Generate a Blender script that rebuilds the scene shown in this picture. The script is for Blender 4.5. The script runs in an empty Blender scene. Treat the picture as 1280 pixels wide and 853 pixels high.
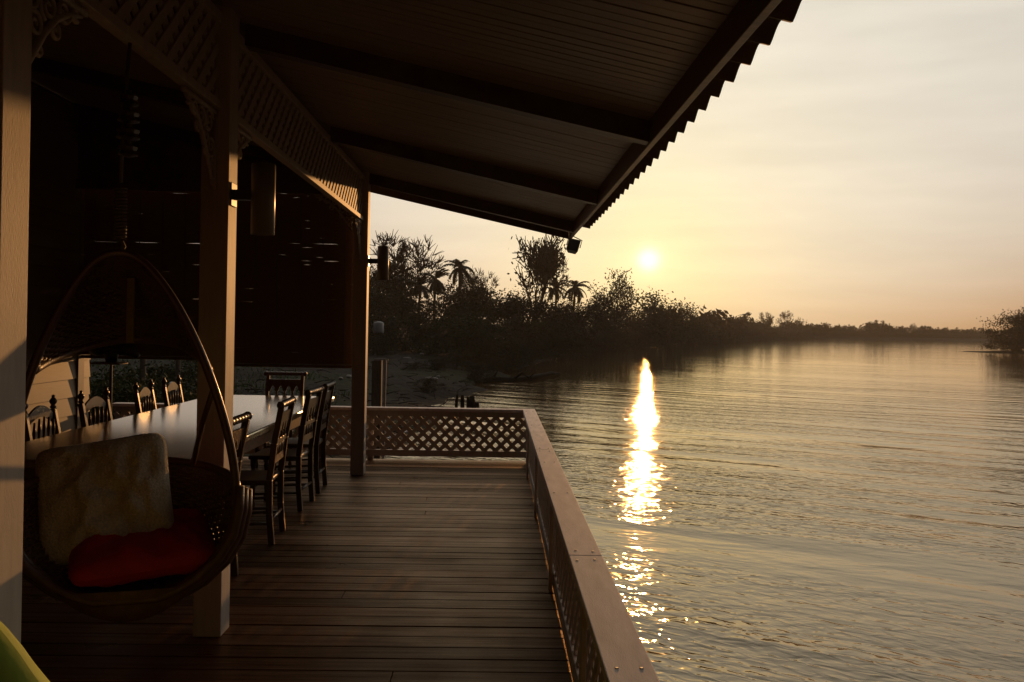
import bpy, math, random
from mathutils import Vector, Matrix, noise as mnoise

SC = bpy.context.scene
COL = SC.collection
R = math.radians
EYE = 1.6                    # eye height over the deck, m
FPX, VX, VY, ROLL = 1035.0, 620.0, 406.0, 0.018
WATER_Z = -1.4
SUN_AZ, SUN_EL = R(10.4), R(4.6)

# ------------------------------------------------------------------ camera
cam_d = bpy.data.cameras.new('camera')
cam = bpy.data.objects.new('camera', cam_d)
COL.objects.link(cam)
cam_d.sensor_width = 36.0
cam_d.lens = FPX / 1280 * 36.0
cam_d.shift_y = -20.1 / 1280
cam_d.clip_start = 0.05
cam_d.clip_end = 6000
cam.matrix_world = (Matrix.Translation((0, 0, EYE)) @ Matrix.Rotation(-math.atan(20 / FPX), 4, 'Z')
                    @ Matrix.Rotation(R(90), 4, 'X') @ Matrix.Rotation(ROLL, 4, 'Z'))
SC.camera = cam

# ------------------------------------------------------------------ world
SUN_DIR = Vector((math.sin(SUN_AZ) * math.cos(SUN_EL), math.cos(SUN_AZ) * math.cos(SUN_EL), math.sin(SUN_EL)))
world = bpy.data.worlds.new('World')
SC.world = world
world.use_nodes = True
nt = world.node_tree
for n in list(nt.nodes):
    nt.nodes.remove(n)
L = nt.links.new


def wn(kind, **kw):
    n = nt.nodes.new(kind)
    for k, v in kw.items():
        setattr(n, k, v)
    return n


def wmath(op, a, b=None, clamp=False):
    n = wn('ShaderNodeMath', operation=op, use_clamp=clamp)
    for i, v in enumerate((a, b)):
        if v is None:
            continue
        if isinstance(v, (int, float)):
            n.inputs[i].default_value = v
        else:
            L(v, n.inputs[i])
    return n.outputs[0]


def wtint(fac, col):
    n = wn('ShaderNodeVectorMath', operation='SCALE')
    n.inputs[0].default_value = col
    L(fac, n.inputs['Scale'])
    return n.outputs[0]


def wadd(a, b):
    n = wn('ShaderNodeVectorMath', operation='ADD')
    L(a, n.inputs[0])
    L(b, n.inputs[1])
    return n.outputs[0]


w_out = wn('ShaderNodeOutputWorld')
w_bg = wn('ShaderNodeBackground')
w_bg.inputs['Strength'].default_value = 0.1
sky = wn('ShaderNodeTexSky', sky_type='NISHITA', sun_disc=False)
sky.sun_elevation = SUN_EL
sky.sun_rotation = SUN_AZ
sky.air_density = 1.0
sky.dust_density = 2.0
sky.ozone_density = 1.0
tc = wn('ShaderNodeTexCoord')
vn = wn('ShaderNodeVectorMath', operation='NORMALIZE')
L(tc.outputs['Generated'], vn.inputs[0])
sep = wn('ShaderNodeSeparateXYZ')
L(vn.outputs[0], sep.inputs[0])
dot = wn('ShaderNodeVectorMath', operation='DOT_PRODUCT')
L(vn.outputs[0], dot.inputs[0])
dot.inputs[1].default_value = SUN_DIR
cosang = dot.outputs['Value']
ang = wmath('ARCCOSINE', wmath('MINIMUM', cosang, 0.9999999))
elev = wmath('MAXIMUM', sep.outputs['Z'], 0.0)


def wexp(x, k):          # exp(-x / k)
    return wmath('POWER', 2.718281828, wmath('DIVIDE', x, -k))


# dust lit by the low sun: a wide glow, a close aureole, the disc burnt out by the haze, and a warm layer on the horizon
wide = wexp(wmath('POWER', ang, 2.0), 1.0)
near = wexp(ang, 0.16)
disc = wexp(wmath('POWER', wmath('DIVIDE', ang, 0.013), 2.5), 1.0)
halo = wexp(ang, 0.028)
low = wexp(elev, 0.09)
SKY_K = dict(nishita=(0.05, 0.055, 0.09), wide=(8.8, 8.2, 7.15), near=(0.5, -0.3, -3.4), disc=(9, 7.5, 5), low=(-2.9, -4.6, -5.0), base=(0.1, 0.12, 0.14))
nis = wn('ShaderNodeVectorMath', operation='MULTIPLY')
L(sky.outputs[0], nis.inputs[0])
nis.inputs[1].default_value = SKY_K['nishita']
acc = wadd(nis.outputs[0], wtint(wide, SKY_K['wide']))
acc = wadd(acc, wtint(near, SKY_K['near']))
acc = wadd(acc, wtint(halo, (2.2, 2.4, 2.2)))
acc = wadd(acc, wtint(wmath('MULTIPLY', low, wmath('MINIMUM', wmath('ADD', wmath('MULTIPLY', ang, 2.1), 0.16), 1.0)), SKY_K['low']))
acc = wadd(acc, SKY_K and wtint(wmath('ADD', 1.0, 0.0), SKY_K['base']))
# thin streaks of high cloud
mp = wn('ShaderNodeMapping')
mp.inputs['Scale'].default_value = (2.2, 2.2, 15.0)
mp.inputs['Rotation'].default_value = (R(3), R(-4), 0)
L(vn.outputs[0], mp.inputs[0])
cn = wn('ShaderNodeTexNoise')
cn.inputs['Scale'].default_value = 1.9
cn.inputs['Detail'].default_value = 5
cn.inputs['Roughness'].default_value = 0.55
L(mp.outputs[0], cn.inputs['Vector'])
cm = wn('ShaderNodeMapRange')
cm.inputs['From Min'].default_value = 0.35
cm.inputs['From Max'].default_value = 0.72
cm.inputs['To Min'].default_value = 0.945
cm.inputs['To Max'].default_value = 1.055
L(cn.outputs[0], cm.inputs['Value'])
sc_ = wn('ShaderNodeVectorMath', operation='SCALE')
L(acc, sc_.inputs[0])
L(cm.outputs[0], sc_.inputs['Scale'])
mx = wn('ShaderNodeVectorMath', operation='MAXIMUM')
L(wadd(sc_.outputs[0], wtint(disc, SKY_K['disc'])), mx.inputs[0])
mx.inputs[1].default_value = (0, 0, 0)
L(mx.outputs[0], w_bg.inputs['Color'])
L(w_bg.outputs[0], w_out.inputs['Surface'])

# ------------------------------------------------------------------ sun and exposure
sun_d = bpy.data.lights.new('sun', 'SUN')
sun_d.energy = 2.2
sun_d.angle = R(0.6)
sun_d.color = (1.0, 0.47, 0.15)
sun = bpy.data.objects.new('sun', sun_d)
COL.objects.link(sun)
sun.rotation_euler = SUN_DIR.to_track_quat('Z', 'Y').to_euler()
SC.view_settings.view_transform = 'Standard'
SC.view_settings.look = 'None'
SC.view_settings.gamma = 1
SC.view_settings.use_curve_mapping = False
SC.view_settings.exposure = 0.0
SC.cycles.max_bounces = 8
SC.cycles.diffuse_bounces = 4
SC.cycles.glossy_bounces = 4
SC.cycles.transparent_max_bounces = 8
SC.cycles.volume_bounces = 0
SC.cycles.sample_clamp_indirect = 4.0
SC.cycles.caustics_reflective = False
SC.cycles.caustics_refractive = False


# ------------------------------------------------------------------ helpers
def at(px, py, d):
    """world point at distance d down the deck for a point of the 1280-px picture (used once, to lay the place out)"""
    return Vector(((px - VX + ROLL * (py - VY)) / FPX * d, d, EYE - (py - VY - ROLL * (px - VX)) / FPX * d))


class MB:
    def __init__(s):
        s.v = []
        s.f = []

    def box(s, x0, x1, y0, y1, z0, z1):
        b = len(s.v)
        s.v += [(x0, y0, z0), (x1, y0, z0), (x1, y1, z0), (x0, y1, z0), (x0, y0, z1), (x1, y0, z1), (x1, y1, z1), (x0, y1, z1)]
        for q in ((0, 3, 2, 1), (4, 5, 6, 7), (0, 1, 5, 4), (1, 2, 6, 5), (2, 3, 7, 6), (3, 0, 4, 7)):
            s.f.append(tuple(b + i for i in q))
        return s

    def bar(s, p0, p1, w, h, up=(0, 0, 1)):
        """rectangular bar from p0 to p1, w sideways, h along up"""
        p0, p1 = Vector(p0), Vector(p1)
        d = (p1 - p0).normalized()
        side = d.cross(Vector(up)).normalized()
        u = side.cross(d).normalized()
        b = len(s.v)
        for p in (p0, p1):
            for a, c in ((-1, -1), (1, -1), (1, 1), (-1, 1)):
                s.v.append(tuple(p + side * (a * w / 2) + u * (c * h / 2)))
        for q in ((0, 1, 2, 3), (7, 6, 5, 4), (0, 4, 5, 1), (1, 5, 6, 2), (2, 6, 7, 3), (3, 7, 4, 0)):
            s.f.append(tuple(b + i for i in q))
        return s

    def tube(s, pts, rad, seg=8, closed=False, cap=True):
        pts = [Vector(p) for p in pts]
        n = len(pts)
        if isinstance(rad, (int, float)):
            rad = [rad] * n
        b = len(s.v)
        prev = None
        for i, p in enumerate(pts):
            if closed:
                t = (pts[(i + 1) % n] - pts[i - 1]).normalized()
            else:
                t = (pts[min(i + 1, n - 1)] - pts[max(i - 1, 0)]).normalized()
            if prev is None:
                ref = Vector((0, 0, 1)) if abs(t.z) < .9 else Vector((1, 0, 0))
                a = t.cross(ref).normalized()
            else:
                a = (prev - t * prev.dot(t))
                a = a.normalized() if a.length > 1e-6 else t.orthogonal().normalized()
            prev = a
            c = t.cross(a)
            for k in range(seg):
                th = 2 * math.pi * k / seg
                s.v.append(tuple(p + (a * math.cos(th) + c * math.sin(th)) * rad[i]))
        m = n if closed else n - 1
        for i in range(m):
            j = (i + 1) % n
            for k in range(seg):
                k2 = (k + 1) % seg
                s.f.append((b + i * seg + k, b + i * seg + k2, b + j * seg + k2, b + j * seg + k))
        if cap and not closed:
            s.f.append(tuple(b + k for k in reversed(range(seg))))
            s.f.append(tuple(b + (n - 1) * seg + k for k in range(seg)))
        return s

    def lathe(s, prof, p0, axis=(0, 0, 1), seg=14):
        """profile of (radius, height) turned round an axis from p0"""
        ax = Vector(axis).normalized()
        a = ax.orthogonal().normalized()
        c = ax.cross(a)
        p0 = Vector(p0)
        b = len(s.v)
        for r, h in prof:
            for k in range(seg):
                th = 2 * math.pi * k / seg
                s.v.append(tuple(p0 + ax * h + (a * math.cos(th) + c * math.sin(th)) * r))
        for i in range(len(prof) - 1):
            for k in range(seg):
                k2 = (k + 1) % seg
                s.f.append((b + i * seg + k, b + i * seg + k2, b + (i + 1) * seg + k2, b + (i + 1) * seg + k))
        s.f.append(tuple(b + k for k in reversed(range(seg))))
        s.f.append(tuple(b + (len(prof) - 1) * seg + k for k in range(seg)))
        return s

    def grid(s, fn, nu, nv, flip=False):
        b = len(s.v)
        for i in range(nu + 1):
            for j in range(nv + 1):
                s.v.append(tuple(fn(i / nu, j / nv)))
        for i in range(nu):
            for j in range(nv):
                q = (b + i * (nv + 1) + j, b + (i + 1) * (nv + 1) + j, b + (i + 1) * (nv + 1) + j + 1, b + i * (nv + 1) + j + 1)
                s.f.append(q[::-1] if flip else q)
        return s

    def poly(s, pts):
        b = len(s.v)
        s.v += [tuple(p) for p in pts]
        s.f.append(tuple(range(b, b + len(pts))))
        return s

    def prism(s, pts, off):
        """flat outline pts pushed by the vector off"""
        n = len(pts)
        b = len(s.v)
        o = Vector(off)
        s.v += [tuple(p) for p in pts] + [tuple(Vector(p) + o) for p in pts]
        s.f.append(tuple(b + i for i in reversed(range(n))))
        s.f.append(tuple(b + n + i for i in range(n)))
        for i in range(n):
            j = (i + 1) % n
            s.f.append((b + i, b + j, b + n + j, b + n + i))
        return s

    def build(s, name, mat, parent=None, smooth=False, bevel=0.0, sub=0):
        off = Vector((0, 0, 0))
        p = parent
        while p is not None:
            off += p.location
            p = p.parent
        me = bpy.data.meshes.new(name)
        me.from_pydata([(x - off.x, y - off.y, z - off.z) for x, y, z in s.v], [], s.f)
        me.update()
        if smooth:
            me.polygons.foreach_set('use_smooth', [True] * len(me.polygons))
        if mat is not None:
            me.materials.append(mat)
        o = bpy.data.objects.new(name, me)
        COL.objects.link(o)
        if parent is not None:
            o.parent = parent
        if bevel:
            m = o.modifiers.new('bevel', 'BEVEL')
            m.width = bevel
            m.segments = 2
            m.limit_method = 'ANGLE'
        if sub:
            m = o.modifiers.new('sub', 'SUBSURF')
            m.levels = m.render_levels = sub
        return o


def tag(o, label=None, cat=None, group=None, kind=None):
    if label:
        o['label'] = label
    if cat:
        o['category'] = cat
    if group:
        o['group'] = group
    if kind:
        o['kind'] = kind
    return o


def thing(name, label, cat, loc=(0, 0, 0), group=None):
    o = bpy.data.objects.new(name, None)
    COL.objects.link(o)
    o.location = loc
    o.empty_display_size = .1
    return tag(o, label, cat, group)


def dup(root, loc, rz=0, scale=None, label=None, group=None):
    def cp(o, par):
        c = o.copy()
        COL.objects.link(c)
        if par is not None:
            c.parent = par
        for ch in list(o.children):
            cp(ch, c)
        return c
    r = cp(root, None)
    r.location = loc
    r.rotation_euler = (0, 0, rz)
    if scale is not None:
        r.scale = scale
    if label:
        r['label'] = label
    if group:
        r['group'] = group
    return r


# ------------------------------------------------------------------ materials
def mat(name, col, rough=.6, var=.25, scale=6.0, stretch=(1, 1, 1), bump=0.0, bscale=None, spec=.5, coat=0.0, trans=0.0, detail=4, metal=0.0):
    m = bpy.data.materials.new(name)
    m.use_nodes = True
    t = m.node_tree
    b = t.nodes['Principled BSDF']
    b.inputs['Roughness'].default_value = rough
    if name.startswith(('leaf', 'palm', 'grass', 'river_bank', 'bark', 'wet')):
        spec = .08
    b.inputs['Specular IOR Level'].default_value = spec
    b.inputs['Metallic'].default_value = metal
    if coat:
        b.inputs['Coat Weight'].default_value = coat
        b.inputs['Coat Roughness'].default_value = .12
    co = t.nodes.new('ShaderNodeTexCoord')
    mpn = t.nodes.new('ShaderNodeMapping')
    mpn.inputs['Scale'].default_value = stretch
    t.links.new(co.outputs['Object'], mpn.inputs[0])
    nz = t.nodes.new('ShaderNodeTexNoise')
    nz.inputs['Scale'].default_value = scale
    nz.inputs['Detail'].default_value = detail
    nz.inputs['Roughness'].default_value = .6
    t.links.new(mpn.outputs[0], nz.inputs['Vector'])
    ramp = t.nodes.new('ShaderNodeMix')
    ramp.data_type = 'RGBA'
    mr = t.nodes.new('ShaderNodeMapRange')
    mr.inputs['From Min'].default_value = .3
    mr.inputs['From Max'].default_value = .7
    t.links.new(nz.outputs[0], mr.inputs['Value'])
    t.links.new(mr.outputs[0], ramp.inputs['Factor'])
    ramp.inputs['A'].default_value = tuple(c * (1 - var) for c in col) + (1,)
    ramp.inputs['B'].default_value = tuple(min(1, c * (1 + var)) for c in col) + (1,)
    t.links.new(ramp.outputs['Result'], b.inputs['Base Color'])
    if bump:
        bm = t.nodes.new('ShaderNodeBump')
        bm.inputs['Strength'].default_value = 1.0
        bm.inputs['Distance'].default_value = bump
        if bscale:
            n2 = t.nodes.new('ShaderNodeTexNoise')
            n2.inputs['Scale'].default_value = bscale
            n2.inputs['Detail'].default_value = 4
            t.links.new(mpn.outputs[0], n2.inputs['Vector'])
            t.links.new(n2.outputs[0], bm.inputs['Height'])
        else:
            t.links.new(nz.outputs[0], bm.inputs['Height'])
        t.links.new(bm.outputs[0], b.inputs['Normal'])
    if trans:
        tr = t.nodes.new('ShaderNodeBsdfTranslucent')
        t.links.new(ramp.outputs['Result'], tr.inputs['Color'])
        ms = t.nodes.new('ShaderNodeMixShader')
        ms.inputs[0].default_value = trans
        t.links.new(b.outputs[0], ms.inputs[1])
        t.links.new(tr.outputs[0], ms.inputs[2])
        t.links.new(ms.outputs[0], t.nodes['Material Output'].inputs['Surface'])
    return m


M = {}
M['white_paint'] = mat('white_paint', (.58, .51, .45), .6, .10, 5, (6, 6, 1), .0008, 60, spec=.3)
M['rail_paint'] = mat('rail_paint', (.80, .72, .68), .78, .16, 4, (5, 1, 5), .0009, 70, spec=.45)
M['ceiling_paint'] = mat('ceiling_paint', (.32, .25, .19), .5, .12, 3, (1, 5, 1))
M['dark_wood'] = mat('dark_wood', (.10, .055, .03), .45, .35, 5, (1, 7, 1), .001, 40)
M['brown_wood'] = mat('brown_wood', (.16, .07, .032), .45, .3, 6, (1, 6, 6), .0006, 50)
M['chair_wood'] = mat('chair_wood', (.045, .018, .009), .34, .3, 7, (6, 6, 1), .0005, 60, coat=.15)
M['tile'] = mat('roof_tile', (.13, .075, .05), .8, .3, 8, bump=.003, bscale=40)
M['siding'] = mat('siding', (.21, .145, .08), .55, .10, 4, (1, 1, 8))
M['blind'] = mat('bamboo_blind', (.12, .068, .03), .65, .4, 9, (1, 1, 30), trans=.3)
M['cord'] = mat('cord', (.10, .07, .045), .8, .2, 20)
M['wicker'] = mat('wicker', (.10, .045, .022), .42, .35, 30, bump=.001, bscale=150)
M['rattan'] = mat('rattan', (.075, .028, .013), .34, .3, 14, coat=.2)
M['lace'] = mat('lace_cotton', (.58, .50, .37), .9, .28, 120, bump=.008, bscale=110)
M['red'] = mat('red_cloth', (.42, .008, .01), .75, .2, 10, bump=.004, bscale=14)
M['lime'] = mat('lime_cloth', (.30, .40, .03), .8, .12, 7, bump=.004, bscale=10)
M['table_wood'] = mat('table_wood', (.24, .14, .06), .19, .25, 6, (5, .6, 1), coat=.6)
M['lamp_metal'] = mat('lamp_metal', (.24, .215, .19), .42, .1, 8, metal=.0)
M['dark_metal'] = mat('dark_metal', (.03, .028, .027), .4, .2, 8)
M['olive'] = mat('olive_bamboo', (.22, .16, .03), .5, .2, 8)
M['bark'] = mat('bark', (.06, .045, .033), .9, .35, 10, (3, 3, 1), .01, 25)
M['leaf_dark'] = mat('leaf_dark', (.026, .034, .011), .6, .5, .35, trans=.15)
M['leaf_green'] = mat('leaf_green', (.034, .048, .012), .6, .5, .35, trans=.15)
M['leaf_dry'] = mat('leaf_dry', (.042, .036, .014), .65, .5, .35, trans=.15)
M['palm_leaf'] = mat('palm_leaf', (.03, .038, .012), .5, .4, .5, trans=.12)
M['grass'] = mat('grass_blade', (.05, .095, .02), .6, .4, .8, trans=.2)
M['stone'] = mat('pale_stone', (.42, .38, .34), .8, .25, 9)
M['grey_post'] = mat('weathered_post', (.16, .13, .10), .85, .3, 7, (4, 4, 1), .004, 20)
M['log'] = mat('wet_log', (.016, .012, .008), .9, .3, 8, bump=.01, bscale=12)
M['hut_wall'] = mat('hut_wall', (.16, .12, .09), .8, .3, 3)
M['hut_roof'] = mat('hut_roof', (.40, .38, .38), .6, .2, 2)
M['white_tank'] = mat('white_tank', (.55, .54, .52), .5, .1, 4)
M['window_dark'] = mat('window_dark', (.02, .02, .02), .12, .1, 3)


def deck_mat():
    m = mat('deck_boards', (.095, .034, .013), .36, .45, 3.2, (1.2, 22, 1), .0008, 26)
    t = m.node_tree
    b = t.nodes['Principled BSDF']
    co = t.nodes.new('ShaderNodeTexCoord')
    sp = t.nodes.new('ShaderNodeSeparateXYZ')
    t.links.new(co.outputs['Object'], sp.inputs[0])
    dv = t.nodes.new('ShaderNodeMath')
    dv.operation = 'DIVIDE'
    dv.inputs[1].default_value = PLANK
    t.links.new(sp.outputs['Y'], dv.inputs[0])
    fl = t.nodes.new('ShaderNodeMath')
    fl.operation = 'FLOOR'
    t.links.new(dv.outputs[0], fl.inputs[0])
    wh = t.nodes.new('ShaderNodeTexWhiteNoise')
    wh.noise_dimensions = '1D'
    t.links.new(fl.outputs[0], wh.inputs['W'])
    mr = t.nodes.new('ShaderNodeMapRange')
    mr.inputs['To Min'].default_value = .4
    mr.inputs['To Max'].default_value = 1.6
    t.links.new(wh.outputs['Value'], mr.inputs['Value'])
    src = b.inputs['Base Color'].links[0].from_socket
    mu = t.nodes.new('ShaderNodeVectorMath')
    mu.operation = 'SCALE'
    t.links.new(src, mu.inputs[0])
    t.links.new(mr.outputs[0], mu.inputs['Scale'])
    t.links.new(mu.outputs[0], b.inputs['Base Color'])
    # worn varnish: gloss differs from place to place
    nz = t.nodes.new('ShaderNodeTexNoise')
    nz.inputs['Scale'].default_value = 2.4
    nz.inputs['Detail'].default_value = 6
    t.links.new(co.outputs['Object'], nz.inputs['Vector'])
    r2 = t.nodes.new('ShaderNodeMapRange')
    r2.inputs['From Min'].default_value = .35
    r2.inputs['From Max'].default_value = .65
    r2.inputs['To Min'].default_value = .24
    r2.inputs['To Max'].default_value = .42
    t.links.new(nz.outputs[0], r2.inputs['Value'])
    ad = t.nodes.new('ShaderNodeMath')
    ad.operation = 'MULTIPLY_ADD'
    t.links.new(wh.outputs['Value'], ad.inputs[0])
    ad.inputs[1].default_value = .16
    t.links.new(r2.outputs[0], ad.inputs[2])
    t.links.new(ad.outputs[0], b.inputs['Roughness'])
    # amber varnish over the boards
    b.inputs['Specular IOR Level'].default_value = 0
    gl = t.nodes.new('ShaderNodeBsdfGlossy')
    # long streaks of wear, and boards that keep more or less of their varnish
    sm = t.nodes.new('ShaderNodeMapping')
    sm.inputs['Scale'].default_value = (1.1, 34, 1)
    t.links.new(co.outputs['Object'], sm.inputs[0])
    sn = t.nodes.new('ShaderNodeTexNoise')
    sn.inputs['Scale'].default_value = 1.0
    sn.inputs['Detail'].default_value = 6
    sn.inputs['Roughness'].default_value = .65
    t.links.new(sm.outputs[0], sn.inputs['Vector'])
    sr = t.nodes.new('ShaderNodeMapRange')
    sr.inputs['From Min'].default_value = .35
    sr.inputs['From Max'].default_value = .65
    sr.inputs['To Min'].default_value = .55
    sr.inputs['To Max'].default_value = 1.15
    t.links.new(sn.outputs[0], sr.inputs['Value'])
    pk = t.nodes.new('ShaderNodeMapRange')
    pk.inputs['To Min'].default_value = .62
    pk.inputs['To Max'].default_value = 1.05
    t.links.new(wh.outputs['Value'], pk.inputs['Value'])
    kk = t.nodes.new('ShaderNodeMath')
    kk.operation = 'MULTIPLY'
    t.links.new(sr.outputs[0], kk.inputs[0])
    t.links.new(pk.outputs[0], kk.inputs[1])
    gc = t.nodes.new('ShaderNodeVectorMath')
    gc.operation = 'SCALE'
    gc.inputs[0].default_value = (.88, .69, .51)
    t.links.new(kk.outputs[0], gc.inputs['Scale'])
    t.links.new(gc.outputs[0], gl.inputs['Color'])
    t.links.new(ad.outputs[0], gl.inputs['Roughness'])
    fr = t.nodes.new('ShaderNodeFresnel')
    fr.inputs['IOR'].default_value = 1.42
    for n in (gl, fr):
        t.links.new(b.inputs['Normal'].links[0].from_socket, n.inputs['Normal'])
    ms = t.nodes.new('ShaderNodeMixShader')
    t.links.new(fr.outputs[0], ms.inputs[0])
    t.links.new(b.outputs[0], ms.inputs[1])
    t.links.new(gl.outputs[0], ms.inputs[2])
    t.links.new(ms.outputs[0], t.nodes['Material Output'].inputs['Surface'])
    return m


PLANK = .142
M['deck'] = deck_mat()


def water_mat():
    m = bpy.data.materials.new('river_water')
    m.use_nodes = True
    t = m.node_tree
    b = t.nodes['Principled BSDF']
    b.inputs['Base Color'].default_value = (.22, .125, .045, 1)
    b.inputs['Roughness'].default_value = .06
    b.inputs['IOR'].default_value = 1.7
    b.inputs['Specular IOR Level'].default_value = .5
    co = t.nodes.new('ShaderNodeTexCoord')

    def layer(rot, su, sv, amp, detail=2.0, rough=.5, dist=0.0):
        mp_ = t.nodes.new('ShaderNodeMapping')
        mp_.vector_type = 'POINT'
        mp_.inputs['Rotation'].default_value = (0, 0, R(rot))
        t.links.new(co.outputs['Object'], mp_.inputs[0])
        m2 = t.nodes.new('ShaderNodeMapping')
        m2.inputs['Scale'].default_value = (1 / su, 1 / sv, 1)
        t.links.new(mp_.outputs[0], m2.inputs[0])
        n = t.nodes.new('ShaderNodeTexNoise')
        n.noise_dimensions = '2D'
        n.inputs['Scale'].default_value = 1
        n.inputs['Detail'].default_value = detail
        n.inputs['Roughness'].default_value = rough
        n.inputs['Distortion'].default_value = dist
        t.links.new(m2.outputs[0], n.inputs['Vector'])
        k = t.nodes.new('ShaderNodeMath')
        k.operation = 'MULTIPLY'
        k.inputs[1].default_value = amp
        t.links.new(n.outputs[0], k.inputs[0])
        return k.outputs[0]

    def add(a, c):
        n = t.nodes.new('ShaderNodeMath')
        n.operation = 'ADD'
        t.links.new(a, n.inputs[0])
        t.links.new(c, n.inputs[1])
        return n.outputs[0]

    def mul(a, c):
        n = t.nodes.new('ShaderNodeMath')
        n.operation = 'MULTIPLY'
        t.links.new(a, n.inputs[0])
        t.links.new(c, n.inputs[1])
        return n.outputs[0]

    gust = t.nodes.new('ShaderNodeMapRange')       # calmer and rougher streaks
    gust.inputs['From Min'].default_value = .38
    gust.inputs['From Max'].default_value = .62
    gust.inputs['To Min'].default_value = .35
    gust.inputs['To Max'].default_value = 1.7
    t.links.new(layer(27, 16, 3.2, 1.0, 2.0), gust.inputs['Value'])
    # the river lies calmer away from the house
    spx = t.nodes.new('ShaderNodeSeparateXYZ')
    t.links.new(co.outputs['Object'], spx.inputs[0])
    calm = t.nodes.new('ShaderNodeMapRange')
    calm.interpolation_type = 'SMOOTHSTEP'
    calm.inputs['From Min'].default_value = 6
    calm.inputs['From Max'].default_value = 60
    calm.inputs['To Min'].default_value = 1.0
    calm.inputs['To Max'].default_value = .13
    t.links.new(spx.outputs['Y'], calm.inputs['Value'])
    wmp = t.nodes.new('ShaderNodeMapping')
    wmp.inputs['Rotation'].default_value = (0, 0, R(30))
    t.links.new(co.outputs['Object'], wmp.inputs[0])
    wm2 = t.nodes.new('ShaderNodeMapping')
    wm2.inputs['Scale'].default_value = (.09, .25, .25)
    t.links.new(wmp.outputs[0], wm2.inputs[0])
    wv = t.nodes.new('ShaderNodeTexWave')
    wv.wave_type = 'BANDS'
    wv.bands_direction = 'Y'
    wv.inputs['Scale'].default_value = 1.0
    wv.inputs['Distortion'].default_value = 6.0
    wv.inputs['Detail'].default_value = 2.0
    wv.inputs['Detail Scale'].default_value = 1.6
    t.links.new(wm2.outputs[0], wv.inputs['Vector'])
    wk = t.nodes.new('ShaderNodeMath')
    wk.operation = 'MULTIPLY'
    wk.inputs[1].default_value = .017
    t.links.new(wv.outputs['Fac'], wk.inputs[0])
    h = add(add(layer(30, 6.0, 1.6, .045, 1.0), wk.outputs[0]), layer(26, 1.0, .40, .019, 2.0, .5, .3))
    h = add(h, mul(add(layer(33, .24, .12, .0115, 1.5, .55, .4), layer(12, .42, .20, .009, 1.0)), gust.outputs[0]))
    h = mul(add(h, layer(10, 60, 14, .25, 1.0)), calm.outputs[0])
    bm = t.nodes.new('ShaderNodeBump')
    bm.inputs['Strength'].default_value = 1
    bm.inputs['Distance'].default_value = 1
    t.links.new(h, bm.inputs['Height'])
    # silty brown water with the sunset's warmth tinted into its reflections
    df = t.nodes.new('ShaderNodeBsdfDiffuse')
    df.inputs['Color'].default_value = (.11, .062, .025, 1)
    gl = t.nodes.new('ShaderNodeBsdfGlossy')
    gl.inputs['Color'].default_value = (1.0, .90, .72, 1)
    gl.inputs['Roughness'].default_value = .055
    fr = t.nodes.new('ShaderNodeFresnel')
    fr.inputs['IOR'].default_value = 2.15
    for n in (df, gl, fr):
        t.links.new(bm.outputs[0], n.inputs['Normal'])
    mxs = t.nodes.new('ShaderNodeMixShader')
    t.links.new(fr.outputs[0], mxs.inputs[0])
    t.links.new(df.outputs[0], mxs.inputs[1])
    t.links.new(gl.outputs[0], mxs.inputs[2])
    t.links.new(mxs.outputs[0], t.nodes['Material Output'].inputs['Surface'])
    t.nodes.remove(b)
    return m


M['water'] = water_mat()


def ground_mat():
    m = mat('river_bank_earth', (.021, .016, .012), .9, .6, 1.3, bump=.12, bscale=3.0, detail=8)
    t = m.node_tree
    b = t.nodes['Principled BSDF']
    co = t.nodes.new('ShaderNodeTexCoord')
    n = t.nodes.new('ShaderNodeTexNoise')
    n.inputs['Scale'].default_value = .16
    n.inputs['Detail'].default_value = 5
    t.links.new(co.outputs['Object'], n.inputs['Vector'])
    mr = t.nodes.new('ShaderNodeMapRange')
    mr.inputs['From Min'].default_value = .48
    mr.inputs['From Max'].default_value = .6
    t.links.new(n.outputs[0], mr.inputs['Value'])
    mi = t.nodes.new('ShaderNodeMix')
    mi.data_type = 'RGBA'
    t.links.new(mr.outputs[0], mi.inputs['Factor'])
    t.links.new(b.inputs['Base Color'].links[0].from_socket, mi.inputs['A'])
    mi.inputs['B'].default_value = (.02, .028, .010, 1)
    t.links.new(mi.outputs['Result'], b.inputs['Base Color'])
    return m


M['ground'] = ground_mat()

# ------------------------------------------------------------------ terrain and water
SHORE = [(-40, -7), (4, -3.6), (10, -2.7), (15, -2.3), (22, -2.0), (28, -1.9), (32.4, -1.57), (40, -.8), (57, 1.1), (82, 6.3), (121, 16.4), (148, 30), (190, 46), (216, 58), (260, 78), (299, 98), (330, 170), (380, 330), (520, 700)]


def shore_x(y):
    if y <= SHORE[0][0]:
        return SHORE[0][1]
    for (y0, x0), (y1, x1) in zip(SHORE, SHORE[1:]):
        if y <= y1:
            return x0 + (x1 - x0) * (y - y0) / (y1 - y0)
    return SHORE[-1][1] + (y - SHORE[-1][0]) * 3


def shore_s(x, y):
    """rough distance inland from the waterline (negative on the water)"""
    s = shore_x(y) - x + .6 * math.sin(y * .55) * min(1, max(0, y) / 40) + .25 * math.sin(y * 1.7 + x)
    if y > 250:
        s = max(s, (y - 298 - .06 * max(0, x - 98)) * 1.0)
    # the point on the other bank
    e = 1 - math.hypot((x - 96) / 22, (y - 131) / 6)
    return max(s, e * 5)


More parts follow.
